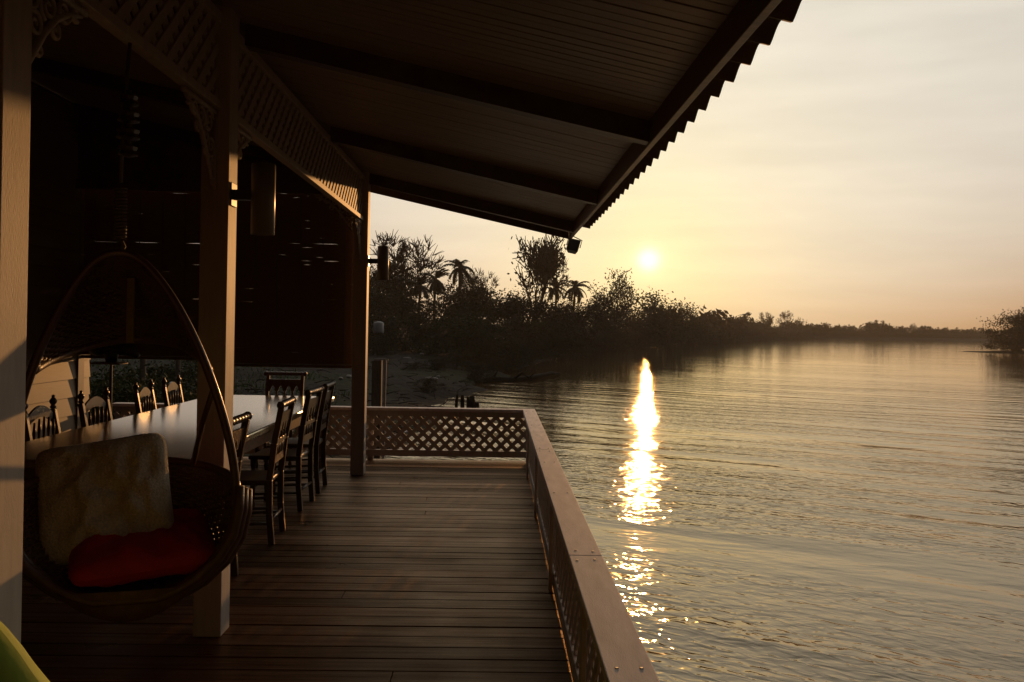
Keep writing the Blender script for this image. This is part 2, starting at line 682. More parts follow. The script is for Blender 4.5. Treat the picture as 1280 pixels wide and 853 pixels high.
def ground_z(x, y):
    s = shore_s(x, y)
    if s < 0:
        return WATER_Z + max(-2.0, s * .30)
    n = mnoise.noise((x * .35, y * .35, 0)) * .16 + mnoise.noise((x * .9, y * .9, 3)) * .10
    h = .62 * (1 - math.exp(-s / 2.6)) + .25 * (1 - math.exp(-s / 20))
    return WATER_Z + h + n * min(1, s / 2)


def axis(vals):
    out = []
    for a, b, st in vals:
        x = a
        while x < b - 1e-6:
            out.append(x)
            x += st
    out.append(vals[-1][1])
    return out


gx = axis([(-420, -100, 20), (-100, -30, 5), (-30, 14, .7), (14, 120, 2.5), (120, 420, 12)])
gy = axis([(-30, 6, 3), (6, 60, .7), (60, 160, 2.0), (160, 340, 5), (340, 900, 40)])
g = MB()
for y in gy:
    for x in gx:
        g.v.append((x, y, ground_z(x, y)))
nx = len(gx)
for j in range(len(gy) - 1):
    for i in range(nx - 1):
        g.f.append((j * nx + i, j * nx + i + 1, (j + 1) * nx + i + 1, (j + 1) * nx + i))
ground = tag(g.build('ground', M['ground'], smooth=True), kind='structure')

w = MB()
w.poly([(-420, -40, WATER_Z), (420, -40, WATER_Z), (420, 900, WATER_Z), (-420, 900, WATER_Z)])
water = tag(w.build('river_water', M['water']), kind='structure')

# ------------------------------------------------------------------ deck
XL, XR = -4.45, .43
d = MB()
rng = random.Random(3)
y = -3.0
while y < 9.72:
    z = rng.uniform(-.0035, .0)
    xe = XR + rng.uniform(-.006, .006)
    cut = rng.choice((None, None, None, rng.uniform(-3.8, -.4)))
    for a, b_ in ([(XL, xe)] if cut is None else [(XL, cut - .0015), (cut + .0015, xe)]):
        d.box(a, b_, y + .0035, y + PLANK - .0035, z - .035, z)
    y += PLANK
deck = tag(d.build('deck', M['deck'], bevel=.003), kind='structure')
d = MB()
for x in (-4.3, -3.4, -2.5, -1.6, -.7, .18):
    d.box(x - .04, x + .04, -3, 9.7, -.19, -.041)
for x in (-4.2, -1.43, .1):
    for yy in (-2, 1, 4.2, 7, 9.5):
        d.box(x - .08, x + .08, yy - .08, yy + .08, -2.6, -.192)
tag(d.build('deck_frame', M['dark_wood']), kind='structure')

# ------------------------------------------------------------------ veranda house
house = thing('veranda_house', 'dark timber riverside house with white posts and a wide sloping veranda roof', 'house', (-1.43, 4.25, 0))


def zc(x):                       # underside of the ceiling boards
    return 3.17 - .2153 * (x + 1.36)


# ceiling boards with a groove between each two
b = MB()
y = -3.0
W = .072
rng = random.Random(5)
while y < 9.28:
    dz = rng.uniform(-.0015, .0015)
    for (a, c) in ((XL, -1.43), (-1.43, .80)):
        b.prism([(a, y + .003, zc(a) + dz), (c, y + .003, zc(c) + dz), (c, y + W - .003, zc(c) + dz), (a, y + W - .003, zc(a) + dz)], (0, 0, .014))
    y += W
b.build('ceiling', M['ceiling_paint'], house, bevel=.002)

# corrugated roof sheet with its scalloped edge
PER = .245
b = MB()


def wave(y):
    t = (y / PER) % 1.0
    up = .5 - .5 * math.cos(2 * math.pi * t)
    return .052 * (up ** .75)


xs = [XL - .3, -3, -1.43, 0, .5, 1.04]
n = int((9.34 + 3.1) / PER * 10)


def roof_pt(u, v, dz=0.0):
    y = -3.1 + u * (9.34 + 3.1)
    x = XL - .3 + v * (1.04 - XL + .3)
    return (x, y, zc(x) + .045 + wave(y) + dz)


b.grid(lambda u, v: roof_pt(u, v, .009), n, 6)
b.grid(lambda u, v: roof_pt(u, v, 0), n, 6, True)
b.grid(lambda u, v: roof_pt(u, 1, .009 * v), n, 1, True)
b.build('roof', M['tile'], house)

# eave boards
b = MB()
b.box(.80, .832, -3.0, 9.31, zc(.8) - .128, zc(.8) + .03)
b.build('fascia', M['brown_wood'], house, bevel=.003)
b = MB()
for xa, xb in ((XL, -1.43), (-1.43, .798)):
    b.prism([(xa, 9.283, zc(xa) - .128), (xb, 9.283, zc(xb) - .128), (xb, 9.283, zc(xb) + .02), (xa, 9.283, zc(xa) + .02)], (0, .028, 0))
b.build('fascia', M['dark_wood'], house)
for yy in (-.1, 2.36, 4.45, 6.72, 8.77):
    b = MB()
    for xa, xb in ((XL, -1.505), (-1.355, .798)):
        b.prism([(xa, yy - .045, zc(xa) - .115), (xb, yy - .045, zc(xb) - .115), (xb, yy - .045, zc(xb) - .001), (xa, yy - .045, zc(xa) - .001)], (0, .09, 0))
    b.build('rafter', M['dark_wood'], house)


def column(y0, y1):
    c = MB()
    c.box(-1.50, -1.36, y0, y1, 0, zc(-1.43) + .005)
    return c.build('column', M['white_paint'], house, bevel=.004)


cols = [(-2.0, -1.86), (2.29, 2.43), (4.20, 4.34), (8.70, 8.84)]
columns = [column(*c) for c in cols]


def lattice(mb, o, ux, uz, w_, h_, pitch, sw, th, nrm):
    """diagonal lattice strips filling a w x h rectangle at origin o"""
    o, ux, uz, nrm = Vector(o), Vector(ux), Vector(uz), Vector(nrm)
    for sgn in (1, -1):
        k = -h_ if sgn > 0 else 0
        lim = w_ if sgn > 0 else w_ + h_
        off = nrm * (th * .5 * sgn)
        while k < lim:
            # line: x = k + t (sgn +) or x = k - t, z = t
            t0, t1 = 0.0, h_
            if sgn > 0:
                t0, t1 = max(0, -k), min(h_, w_ - k)
            else:
                t0, t1 = max(0, k - w_), min(h_, k)
            if t1 - t0 > .01:
                p0 = o + ux * (k + sgn * t0) + uz * t0 + off
                p1 = o + ux * (k + sgn * t1) + uz * t1 + off
                mb.bar(p0, p1, th, sw, up=(ux * -sgn + uz))
            k += pitch


# lattice frieze over the posts
edges = [(-2.95, -2.0)] + [(a[1], b_[0]) for a, b_ in zip(cols, cols[1:])] + [(8.84, 9.0)]
for ya, yb in edges:
    if yb < 0:
        continue
    for za, zb in ((2.66, 2.703), (3.09, 3.14)):
        MB().box(-1.458, -1.402, ya + .001, yb - .001, za, zb).build('frieze_rail', M['white_paint'], house, bevel=.003)
    b = MB()
    lattice(b, (-1.43, ya + .002, 2.70), (0, 1, 0), (0, 0, 1), yb - ya - .004, .40, .118, .045, .009, (1, 0, 0))
    b.build('lattice_panel', M['white_paint'], house)
# boarded gable over the blinds
b = MB()
x = XL + .02
while x < -1.56:
    x2 = min(x + .145, -1.505)
    b.prism([(x, 8.80, 3.062), (x2 - .002, 8.80, 3.062), (x2 - .002, 8.80, zc(x2) - .003), (x, 8.80, zc(x) - .003)], (0, .02, 0))
    x += .145
b.prism([(XL + .02, 8.823, 3.062), (-1.505, 8.823, 3.062), (-1.505, 8.823, zc(-1.505) + .02), (XL + .02, 8.823, zc(XL + .02) + .02)], (0, .01, 0))
b.build('gable_board', M['dark_wood'], house)
# rear beam over the blinds
b = MB()
b.box(XL + .023, -1.502, 8.76, 8.83, 2.95, 3.06)
b.build('beam', M['dark_wood'], house)


def scroll_bracket(root, ypost, dirv, zt=2.652):
    """fretwork corner bracket: scrolls in the angle of post and beam. dirv = direction away from the post"""
    m = MB()
    dv = Vector(dirv)
    o = Vector(ypost) + Vector((0, 0, zt))

    def P(a, c):
        return o + dv * a - Vector((0, 0, c))

    m.bar(P(0, .012), P(.44, .012), .022, .022, up=(0, 0, 1))
    m.bar(P(.012, 0.02), P(.012, .40), .022, .022, up=dv)
    # main sweep
    sweep = [P(.42 * (1 - t) + .02, .05 + .33 * t ** 2.0 * 1.0 - .0) for t in [i / 10 for i in range(11)]]
    m.tube([P(.42, .03), P(.33, .055), P(.25, .10), P(.185, .165), P(.13, .24), P(.08, .31), P(.03, .385)], [.006, .012, .014, .014, .014, .012, .006], 6)

    def spiral(a, c, r0, turns, ph, rad):
        pts = []
        nn = int(14 * turns)
        for i in range(nn + 1):
            t = i / nn
            r = r0 * (1 - .85 * t)
            th = ph + 2 * math.pi * turns * t
            pts.append(P(max(.006, a + r * math.cos(th)), max(.006, c + r * math.sin(th))))
        m.tube(pts, [rad * (1 - .4 * i / nn) for i in range(nn + 1)], 6)

    for a, c, r0, tu, ph in ((.30, .055, .040, 1.5, 0), (.21, .075, .055, 1.6, 2), (.10, .075, .062, 1.7, 3.5), (.07, .19, .055, 1.6, 1),
                             (.135, .155, .042, 1.4, 4), (.055, .285, .040, 1.5, 2.2), (.375, .038, .024, 1.3, 1), (.035, .355, .022, 1.3, 0), (.25, .14, .028, 1.2, 5), (.155, .235, .024, 1.2, 3)):
        spiral(a, c, r0, tu, ph, .0095)
    return m.build('bracket', M['white_paint'], root, smooth=True)


for (a, b_), sides in zip(cols[1:], ((1,), (1, -1), (-1,))):
    for sd in sides:
        scroll_bracket(house, (-1.43, b_ if sd > 0 else a, 0), (0, sd, 0))
scroll_bracket(house, (-1.502, 8.77, 0), (-1, 0, 0), 2.94)

# boarded walls: the long inner wall with its laps, and an unseen wall added behind
b = MB()
z = 0.0
while z < 3.82:
    zz = min(z + .19, 3.828)
    b.prism([(XL + .022, -3, z), (XL + .006, -3, zz), (XL - .02, -3, zz), (XL - .02, -3, z)], (0, 12.15, 0))
    z += .19
wall = b.build('wall', M['siding'], house)
MB().box(XL + .0225, XL + .036, 8.86, 8.98, 0, 3.80).build('sun_gap_strip', M['siding'], house)  # strip added to shut out sun slipping between blind and wall
wf = MB()
for ya, yb in ((6.6, 6.66), (7.54, 7.6)):
    wf.box(XL + .016, XL + .055, ya, yb, .9, 2.1)
for za, zb in ((.84, .9), (2.1, 2.16)):
    wf.box(XL + .016, XL + .055, 6.58, 7.62, za, zb)
win = wf.build('window', M['dark_wood'], house)
wf = MB()
wf.box(XL + .024, XL + .030, 6.66, 7.54, .9, 2.1)
wf.build('pane', M['window_dark'], win)
b = MB()
b.box(XL - .02, 1.0, -3.12, -3.0, 0, 4.0)  # out of view, added to keep east sky light off the post fronts
b.build('wall', M['dark_wood'], house)

# ------------------------------------------------------------------ railings
RZ = .61


def rail(name, label, axis_y, p0, p1, posts, cap_x):
    root = thing(name, label, 'railing', (p0[0], p0[1], 0))
    return root


side = thing('veranda_railing', 'low white lattice railing running along the river edge of the deck', 'railing', (.40, 4.5, 0))
b = MB()
for ya, yb in ((-2.9, .2), (.203, 3.57), (3.574, 6.6), (6.603, 9.66)):
    b.box(.332, .478, ya, yb, RZ - .036, RZ)
b.build('cap_rail', M['rail_paint'], side, bevel=.004)
b = MB()
rg = random.Random(4)
for yy in (.26, 1.35, 2.4, 3.50, 3.64, 4.9, 6.0, 6.53, 6.67, 8.2, 9.5):
    for xx in (.365, .44):
        b.lathe([(.0065, RZ - .004), (.0065, RZ + .0012), (.004, RZ + .0022)], (xx + rg.uniform(-.006, .006), yy + rg.uniform(-.01, .01), 0), seg=10)
b.build('screws', M['dark_metal'], side)['kind'] = 'stuff'
b = MB()
for yy in (-1.2, 1.35, 3.18, 5.0, 6.9, 8.7):
    pm = MB()
    pm.box(.346, .366, yy - .035, yy + .035, -.2, RZ - .037)
    pm.build('post', M['white_paint'], side, bevel=.003)
b = MB()
b.box(.372, .412, -2.9, 9.60, RZ - .095, RZ - .037)
b.box(.372, .412, -2.9, 9.60, .016, .11)
b.build('frame_rail', M['white_paint'], side, bevel=.003)
b = MB()
lattice(b, (.392, -2.9, .10), (0, 1, 0), (0, 0, 1), 12.5, .425, .131, .046, .009, (1, 0, 0))
b.build('lattice_panel', M['white_paint'], side)

rear = thing('veranda_railing', 'low white lattice railing closing the far end of the deck', 'railing', (-2, 9.67, 0))
b = MB()
b.box(-4.43, .476, 9.663, 9.80, RZ - .036, RZ)
b.build('cap_rail', M['rail_paint'], rear, bevel=.004)
for x in (-4.3, -3.0, -1.45, .44):
    pm = MB()
    pm.box(x - .035, x + .035, 9.762, 9.782, -.2, RZ - .037)
    pm.build('post', M['white_paint'], rear, bevel=.003)
b = MB()
b.box(-4.42, .40, 9.71, 9.75, RZ - .10, RZ - .037)
b.box(-4.42, .40, 9.71, 9.75, .042, .115)
b.build('frame_rail', M['white_paint'], rear, bevel=.003)
b = MB()
lattice(b, (-4.42, 9.73, .105), (1, 0, 0), (0, 0, 1), 4.82, .42, .131, .046, .009, (0, 1, 0))
b.build('lattice_panel', M['white_paint'], rear)

# ------------------------------------------------------------------ bamboo blinds
def blind(xa, xb, zb, zt, yy, label, seed):
    rg = random.Random(seed)
    root = thing('bamboo_blind', label, 'blind', ((xa + xb) / 2, yy, zt), 'bamboo blinds on the rear opening')
    m = MB()
    nseg = max(2, int((xb - xa) / .12))
    p = .0205
    nz_ = int((zt - zb) / p)
    for k in range(nz_):
        base = zb + k * p
        out = 1 if rg.random() < .035 else 0
        j = [rg.gauss(0, .0006) + out * rg.choice((0, 0, 0, .0016, .0026)) for _ in range(nseg + 1)]
        b0 = len(m.v)
        for i in range(nseg + 1):
            x = xa + (xb - xa) * i / nseg
            for (dy, dz) in ((-.002, 0), (.002, 0), (.002, p * 1.05), (-.002, p * 1.05)):
                m.v.append((x, yy + dy, base + dz + j[i]))
        for i in range(nseg):
            for q in range(4):
                q2 = (q + 1) % 4
                m.f.append((b0 + i * 4 + q, b0 + i * 4 + q2, b0 + (i + 1) * 4 + q2, b0 + (i + 1) * 4 + q))
    m.build('slat_screen', M['blind'], root)
    c = MB()
    x = xa + .12
    while x < xb:
        c.box(x - .004, x + .004, yy - .0075, yy - .0035, zb, zt)
        x += .24
    c.build('cord', M['cord'], root)
    c = MB()
    c.tube([(xa, yy, zb - .02), (xb, yy, zb - .02)], .018, 8)
    c.build('bottom_roll', M['blind'], root)


blind(-4.422, -2.98, 1.20, 3.03, 8.93, 'brown bamboo blind lowered beside the boarded inner wall', 1)
blind(-2.95, -1.52, 1.14, 3.03, 8.93, 'brown bamboo blind lowered beside the far white post', 2)

# ------------------------------------------------------------------ wall lamps and floodlight
def make_lamp(x, y, zlo, zhi, label):
    root = thing('wall_lamp', label, 'wall lamp', (-1.36, y, (zlo + zhi) / 2), 'tube wall lamps on the posts')
    r = .06
    m = MB()
    cx = -1.36 + .155
    prof = [(r, zlo), (r, zhi), (r - .004, zhi + .0), (r - .004, zlo + .0)]
    seg = 28
    for rr, zz in prof:
        for k in range(seg):
            th = 2 * math.pi * k / seg
            m.v.append((cx + rr * math.cos(th), y + rr * math.sin(th), zz))
    for i in range(4):
        j = (i + 1) % 4
        for k in range(seg):
            k2 = (k + 1) % seg
            m.f.append((i * seg + k, i * seg + k2, j * seg + k2, j * seg + k))
    o = m.build('shade', M['lamp_metal'], root)
    for i, p in enumerate(o.data.polygons):
        p.use_smooth = (i // seg) in (0, 2)
    zb = (zlo + zhi) / 2 + .02
    m = MB()
    m.bar((-1.36, y, zb), (-1.36 + .10, y, zb), .05, .05)
    m.box(-1.3598, -1.352, y - .045, y + .045, zb - .06, zb + .06)
    m.build('bracket', M['dark_metal'], root, bevel=.003)
    m = MB()
    m.lathe([(.03, zhi - .14), (.034, zhi - .12), (.034, zhi - .06), (.05, zhi - .055), (.05, zhi - .045)], (cx, y, 0), seg=16)
    m.build('bulb_holder', M['dark_metal'], root, smooth=False)
    return root


make_lamp(0, 4.27, 2.04, 2.40, 'pale tube wall lamp on the post behind the egg chair')
make_lamp(0, 8.77, 2.05, 2.405, 'pale tube wall lamp on the far post by the rear railing')

fl = thing('floodlight', 'small dark floodlight hanging under the far corner of the eave', 'floodlight', (.85, 9.32, 2.60))
m = MB()
c = Vector((.862, 9.40, 2.505))
q = Matrix.Rotation(R(-32), 3, 'X') @ Matrix.Rotation(R(15), 3, 'Y')


def fp(x, y, z):
    return tuple(c + q @ Vector((x, y, z)))


prof = [(-.07, -.035, -.085), (.07, -.035, -.085), (.07, -.035, .085), (-.07, -.035, .085)]
back = [(-.045, .06, -.06), (.045, .06, -.06), (.045, .06, .06), (-.045, .06, .06)]
m.v += [fp(*p) for p in prof + back]
m.f += [(3, 2, 1, 0), (4, 5, 6, 7), (0, 1, 5, 4), (1, 2, 6, 5), (2, 3, 7, 6), (3, 0, 4, 7)]
m.build('lamp_body', M['dark_metal'], fl, bevel=.006)
m = MB()
m.tube([fp(-.078, 0, 0), fp(-.078, .0, .11), (.85, 9.335, 2.615), fp(.078, .0, .11), fp(.078, 0, 0)], .006, 6)
m.build('yoke', M['dark_metal'], fl)

# ------------------------------------------------------------------ dining tables
def table(name, label, xa, xb, ya, yb, top, legm, ztop, thick):
    root = thing(name, label, 'table', ((xa + xb) / 2, (ya + yb) / 2, 0))
    m = MB()
    m.box(xa, xb, ya, yb, ztop - thick, ztop)
    m.build('tabletop', top, root, bevel=.012)
    m = MB()
    for a in (xa + .08, xb - .105):
        m.box(a, a + .025, ya + .1, yb - .1, ztop - thick - .11, ztop - thick - .001)
    for a in (ya + .075, yb - .1):
        m.box(xa + .106, xb - .106, a, a + .025, ztop - thick - .11, ztop - thick - .001)
    m.build('apron', legm, root)
    for lx in (xa + .12, xb - .12):
        for ly in (ya + .11, yb - .11):
            m = MB()
            H = ztop - thick - .002
            m.lathe([(.032, 0), (.036, .05), (.024, .09), (.03, .14), (.042, .28), (.046, .40), (.034, .47), (.046, .50), (.034, .53), (.05, .56), (.05, H)], (lx, ly, 0), seg=14)
            m.build('leg', legm, root, smooth=True)
    return root


table('dining_table', 'long polished wooden dining table behind the egg chair', -3.07, -1.76, 4.78, 9.13, M['table_wood'], M['brown_wood'], .78, .055)

# ------------------------------------------------------------------ chairs
def chair_base(root, wood, H, lean):
    m = MB()
    m.box(-.22, .20, -.215, .215, .425, .46)
    m.build('seat', wood, root, bevel=.01)
    for sy in (-1, 1):
        m = MB()
        m.lathe([(.016, 0), (.022, .04), (.014, .08), (.020, .15), (.024, .23), (.016, .28), (.024, .31), (.016, .34), (.025, .38), (.025, .424)], (-.185, sy * .18, 0), seg=12)
        m.build('leg', wood, root, smooth=True)
    for sy in (-1, 1):
        m = MB()
        yy = sy * .195
        pts = [(.225, yy, 0), (.205, yy, .22), (.203, yy, .46), (.203 + lean * .4, yy, .46 + (H - .46) * .5), (.203 + lean, yy, H)]
        for a, c in zip(pts, pts[1:]):
            m.bar(a, c, .036, .042, up=(1, 0, 0))
        m.build('leg', wood, root, bevel=.004)
    m = MB()
    for zz in (.13, .24):
        for sy in (-1, 1):
            m.tube([(-.185, sy * .182, zz), (.215, sy * .19, zz + .02)], .011, 8)
    m.tube([(-.185, -.18, .19), (-.185, .18, .19)], .011, 8)
    m.tube([(.213, -.19, .17), (.213, .19, .17)], .012, 8)
    m.build('stretcher', wood, root, smooth=True)


def rolltop_chair(label):
    root = thing('dining_chair', label, 'chair', (0, 0, 0), 'chairs round the dining table')
    wood = M['chair_wood']
    H, lean = .985, .075
    chair_base(root, wood, H, lean)

    def bx(z):
        return .203 + lean * ((z - .46) / (H - .46)) ** 1.2

    m = MB()                         # turned roll along the top
    prof = [(.012, -.245), (.026, -.238), (.030, -.222), (.024, -.208), (.019, -.203)]
    k = -.195
    while k < .19:
        prof += [(.021, k), (.027, k + .012), (.021, k + .024), (.0215, k + .05)]
        k += .058
    prof += [(.019, .203), (.024, .208), (.030, .222), (.026, .238), (.012, .245)]
    m.lathe(prof, (bx(H), 0, H + .012), axis=(0, 1, 0), seg=12)
    m.build('crest_roll', wood, root, smooth=True)
    m = MB()                         # board below with pointed cut-outs
    n_ = 4
    top, bot = .935, .80
    pts = [(-.178, top), (-.178, bot)]
    for i in range(n_):
        a = -.178 + .356 * i / n_
        c = -.178 + .356 * (i + 1) / n_
        mid = (a + c) / 2
        pts += [(a + .016, bot), (mid - .016, bot + .045), (mid, bot + .065), (mid + .016, bot + .045), (c - .016, bot)]
    pts += [(.178, bot), (.178, top)]
    m.prism([(bx(z) - .008, y, z) for y, z in pts], (.016, 0, 0))
    m.build('back_board', wood, root)
    m = MB()
    m.bar((bx(.73), -.178, .73), (bx(.73), .178, .73), .02, .035)
    m.bar((bx(.60), -.178, .60), (bx(.60), .178, .60), .022, .06)
    m.build('back_rail', wood, root, bevel=.003)
    m = MB()
    for i in range(5):
        yy = -.178 + .356 * (i) / 4
        if abs(yy) > .17:
            continue
        m.lathe([(.007, 0), (.012, .012), (.007, .024), (.014, .04), (.007, .056), (.008, .07)], (bx(.77), yy, .742), seg=8)
    for i in range(1, 6):
        yy = -.178 + .356 * i / 6
        m.lathe([(.007, 0), (.012, .02), (.007, .04), (.008, .09)], (bx(.68), yy, .628), seg=8)
    m.build('spindle', wood, root, smooth=True)
    return root


def spindle_chair(label):
    root = thing('dining_chair', label, 'chair', (0, 0, 0), 'chairs round the dining table')
    wood = M['chair_wood']
    H, lean = .90, .07
    chair_base(root, wood, H, lean)

    def bx(z):
        return .203 + lean * ((z - .46) / (H - .46)) ** 1.2

    for sy in (-1, 1):
        m = MB()
        m.lathe([(.018, 0), (.024, .012), (.014, .026), (.026, .045), (.028, .058), (.018, .075), (.010, .085), (.014, .094), (.006, .104)], (bx(H), sy * .195, H), seg=12)
        m.build('finial', wood, root, smooth=True)
    m = MB()                         # arched crest
    pts = []
    nn = 16
    for i in range(nn + 1):
        t = i / nn
        pts.append((-.178 + .356 * t, .865 + .075 * math.sin(math.pi * t)))
    for i in range(nn, -1, -1):
        t = i / nn
        pts.append((-.178 + .356 * t, .80 + .055 * math.sin(math.pi * t)))
    m.prism([(bx(.86) - .009, y, z) for y, z in pts], (.018, 0, 0))
    m.build('crest_rail', wood, root)
    m = MB()
    for i in range(5):
        yy = -.13 + .065 * i
        z1 = .80 + .055 * math.sin(math.pi * (yy + .178) / .356) + .004
        L_ = z1 - .535
        m.lathe([(.008, 0), (.012, L_ * .15), (.008, L_ * .25), (.015, L_ * .42), (.009, L_ * .58), (.013, L_ * .75), (.007, L_)], (bx(.68), yy, .535), seg=8)
    m.build('spindle', wood, root, smooth=True)
    m = MB()
    m.bar((bx(.52), -.178, .52), (bx(.52), .178, .52), .022, .035)
    m.build('back_rail', wood, root, bevel=.003)
    return root


rc = rolltop_chair('roll top wooden chair just behind the post nearest the egg chair')
rc.location = (-1.83, 5.02, 0)
dup(rc, (-1.81, 6.13, 0), R(3), label='roll top wooden chair, second from the egg chair on the river side of the table')
dup(rc, (-1.84, 7.22, 0), R(-2), label='roll top wooden chair, third from the egg chair on the river side of the table')
dup(rc, (-1.86, 7.93, 0), R(2), label='roll top wooden chair on the river side of the table, closest to the rear railing')
dup(rc, (-2.39, 9.22, 0), R(90), label='roll top wooden chair at the head of the long table, back against the rear railing')
spc = spindle_chair('spindle back chair on the wall side, next to the left edge of the egg chair')
spc.location = (-3.10, 6.2, 0)
spc.rotation_euler = (0, 0, R(180))
dup(spc, (-3.08, 6.98, 0), R(177), label='spindle back chair on the wall side, in front of the black pedestal stand')
dup(spc, (-3.10, 8.03, 0), R(183), label='spindle back chair on the wall side with the bright table end showing through its spindles')
dup(spc, (-3.12, 8.75, 0), R(180), label='spindle back chair on the wall side, closest to the rear railing')
dup(spc, (-3.12, 5.25, 0), R(180), label='spindle back chair at the near end of the table, hidden mostly behind the lace pillow')

# ------------------------------------------------------------------ pedestal stand by the wall
st = thing('pedestal_stand', 'black pedestal stand with a round head and a small tray beside the boarded wall', 'stand', (-3.93, 8.55, 0))
bx_, by_ = -3.93, 8.55
m = MB()
m.lathe([(.17, 0), (.17, .02), (.03, .035), (.018, .06), (.014, 1.12)], (bx_, by_, 0), seg=20)
m.build('pole', M['dark_metal'], st, smooth=False)
m = MB()
m.box(bx_ - .17, bx_ + .13, by_ - .10, by_ + .10, 1.125, 1.145)
m.build('tray', M['brown_wood'], st, bevel=.004)
m = MB()
cpos = Vector((bx_ - .13, by_, 1.32))
m.lathe([(.02, -.115), (.07, -.095), (.105, -.045), (.115, 0), (.105, .05), (.07, .095), (.02, .115)], cpos, axis=(.9, .2, .25), seg=20)
m.build('head', M['dark_metal'], st, smooth=True)
m = MB()
m.tube([(bx_, by_, 1.14), (bx_ + .0, by_, 1.24), (bx_ + .04, by_, 1.3)], [.05, .075, .06], 12)
m.tube([(bx_ - .06, by_, 1.31), (bx_ + .06, by_, 1.31), (bx_ + .2, by_ + .02, 1.27), (bx_ + .26, by_ + .03, 1.2)], [.06, .085, .07, .03], 12)
m.tube([(bx_ + .02, by_, 1.33), (bx_ + .14, by_, 1.41), (bx_ + .24, by_, 1.38)], .012, 8)
m.build('body', M['dark_metal'], st, smooth=True)

# ------------------------------------------------------------------ egg chair
EY = 3.22
EX = -1.43
egg = thing('egg_chair', 'hanging brown wicker egg chair between the two near white posts', 'hanging chair', (EX, EY, 0))
ROT = R(14)                       # the opening is turned a little to the river


def E(x, y, z):
    """egg chair space: x right, y back, z up (tilted and turned)"""
    lean = (z - 1.2) * -.035
    xx, yy = x + lean, y
    return (EX + xx * math.cos(ROT) - yy * math.sin(ROT) * -1 * -1, EY + xx * math.sin(ROT) + yy * math.cos(ROT), z)


HOOP = [(0.0, .500), (.10, .512), (.20, .552), (.30, .622), (.375, .72), (.407, .83), (.41, .94), (.395, 1.08), (.365, 1.22), (.325, 1.36), (.275, 1.50), (.21, 1.64), (.14, 1.755), (.07, 1.832), (0, 1.855)]


def half_w(z):
    for (a, z0), (b_, z1) in zip(HOOP, HOOP[1:]):
        if z <= z1:
            t = 0 if z1 == z0 else (z - z0) / (z1 - z0)
            return a + (b_ - a) * max(0, t)
    return 0


hoop_pts = [E(x, 0, z) for x, z in HOOP] + [E(-x, 0, z) for x, z in HOOP[-2:0:-1]]
# smooth the hoop
def chaikin(p, n=2):
    p = [Vector(q_) for q_ in p]
    for _ in range(n):
        o_ = []
        for i in range(len(p)):
            a, c_ = p[i], p[(i + 1) % len(p)]
            o_ += [a * .75 + c_ * .25, a * .25 + c_ * .75]
        p = o_
    return p


m = MB()
m.tube(chaikin(hoop_pts), .017, 10, closed=True)
m.build('hoop', M['rattan'], egg, smooth=True)


def depth(z):
    """how far the shell reaches back behind the hoop at height z"""
    t = (z - .47) / (1.855 - .47)
    return .58 * math.sin(math.pi * min(1, max(0, t)) ** .75) ** .7


def shell(u, z, out=0.0):
    """u 0..1 round the back from the right of the hoop to the left"""
    th = math.pi * u
    w_ = half_w(z) + out
    return E(w_ * math.cos(th), (depth(z) + out) * math.sin(th), z)


def weave(mb, zlo, zhi, nrow, ncol, flat=.006):
    """woven strips: uprights and weavers passing in front of and behind them"""
    for i in range(ncol + 1):
        u = i / ncol
        mb.tube([shell(u, zlo(u) + (zhi(u) - zlo(u)) * k / 12) for k in range(13)], .0062, 5)
    for r in range(nrow + 1):
        pts = []
        for i in range(ncol * 2 + 1):
            u = i / (ncol * 2)
            z = zlo(u) + (zhi(u) - zlo(u)) * r / nrow
            ph = (i // 2 + r) % 2
            o = 0 if i % 2 else (.007 if ph else -.007)
            pts.append(shell(u, z, o))
        mb.tube(pts, .0072, 5)


def basket_top(u):
    return .95 - .03 * abs(2 * u - 1)


m = MB()
weave(m, lambda u: .515, basket_top, 34, 36)
# rounded bottom and the thick plaited edge
m.grid(lambda a, c_: (lambda th, r: E(half_w(.60) * .98 * r * math.cos(th), depth(.58) * r * math.sin(th) * (1 if math.sin(th) > 0 else .10), .425 + .13 * r * r))(2 * math.pi * a, c_), 40, 8)
for k in range(3):
    m.tube([E((half_w(z) + .012 + .014 * k) * sx, -.012 + .026 * k, z - .012 * k) for sx, z in
            [(1, zz) for zz in (.94, .85, .75, .66, .58, .54, .512)] + [(-1, zz) for zz in (.512, .54, .58, .66, .75, .85, .94)]], .02, 8)
m.build('basket', M['wicker'], egg, smooth=True)


def hood_low(u):
    return 1.40 - .0 * u + .10 * (abs(2 * u - 1) ** 6) * 0


m = MB()
weave(m, lambda u: 1.39 + .12 * math.sin(math.pi * u), lambda u: 1.83, 36, 36)
mid = [shell(i / 30, 1.39 + .12 * math.sin(math.pi * i / 30)) for i in range(31)]
m.tube(mid, .018, 8)
m.build('hood', M['wicker'], egg, smooth=True)
m = MB()
for sx in (1,):
    m.tube([E(sx * .335, .01, 1.34), E(sx * .27, .18, 1.17), E(sx * .21, .36, .97)], .012, 8)
m.tube([shell(i / 40, basket_top(i / 40) + .01) for i in range(41)], .017, 8)
m.build('strut', M['rattan'], egg, smooth=True)
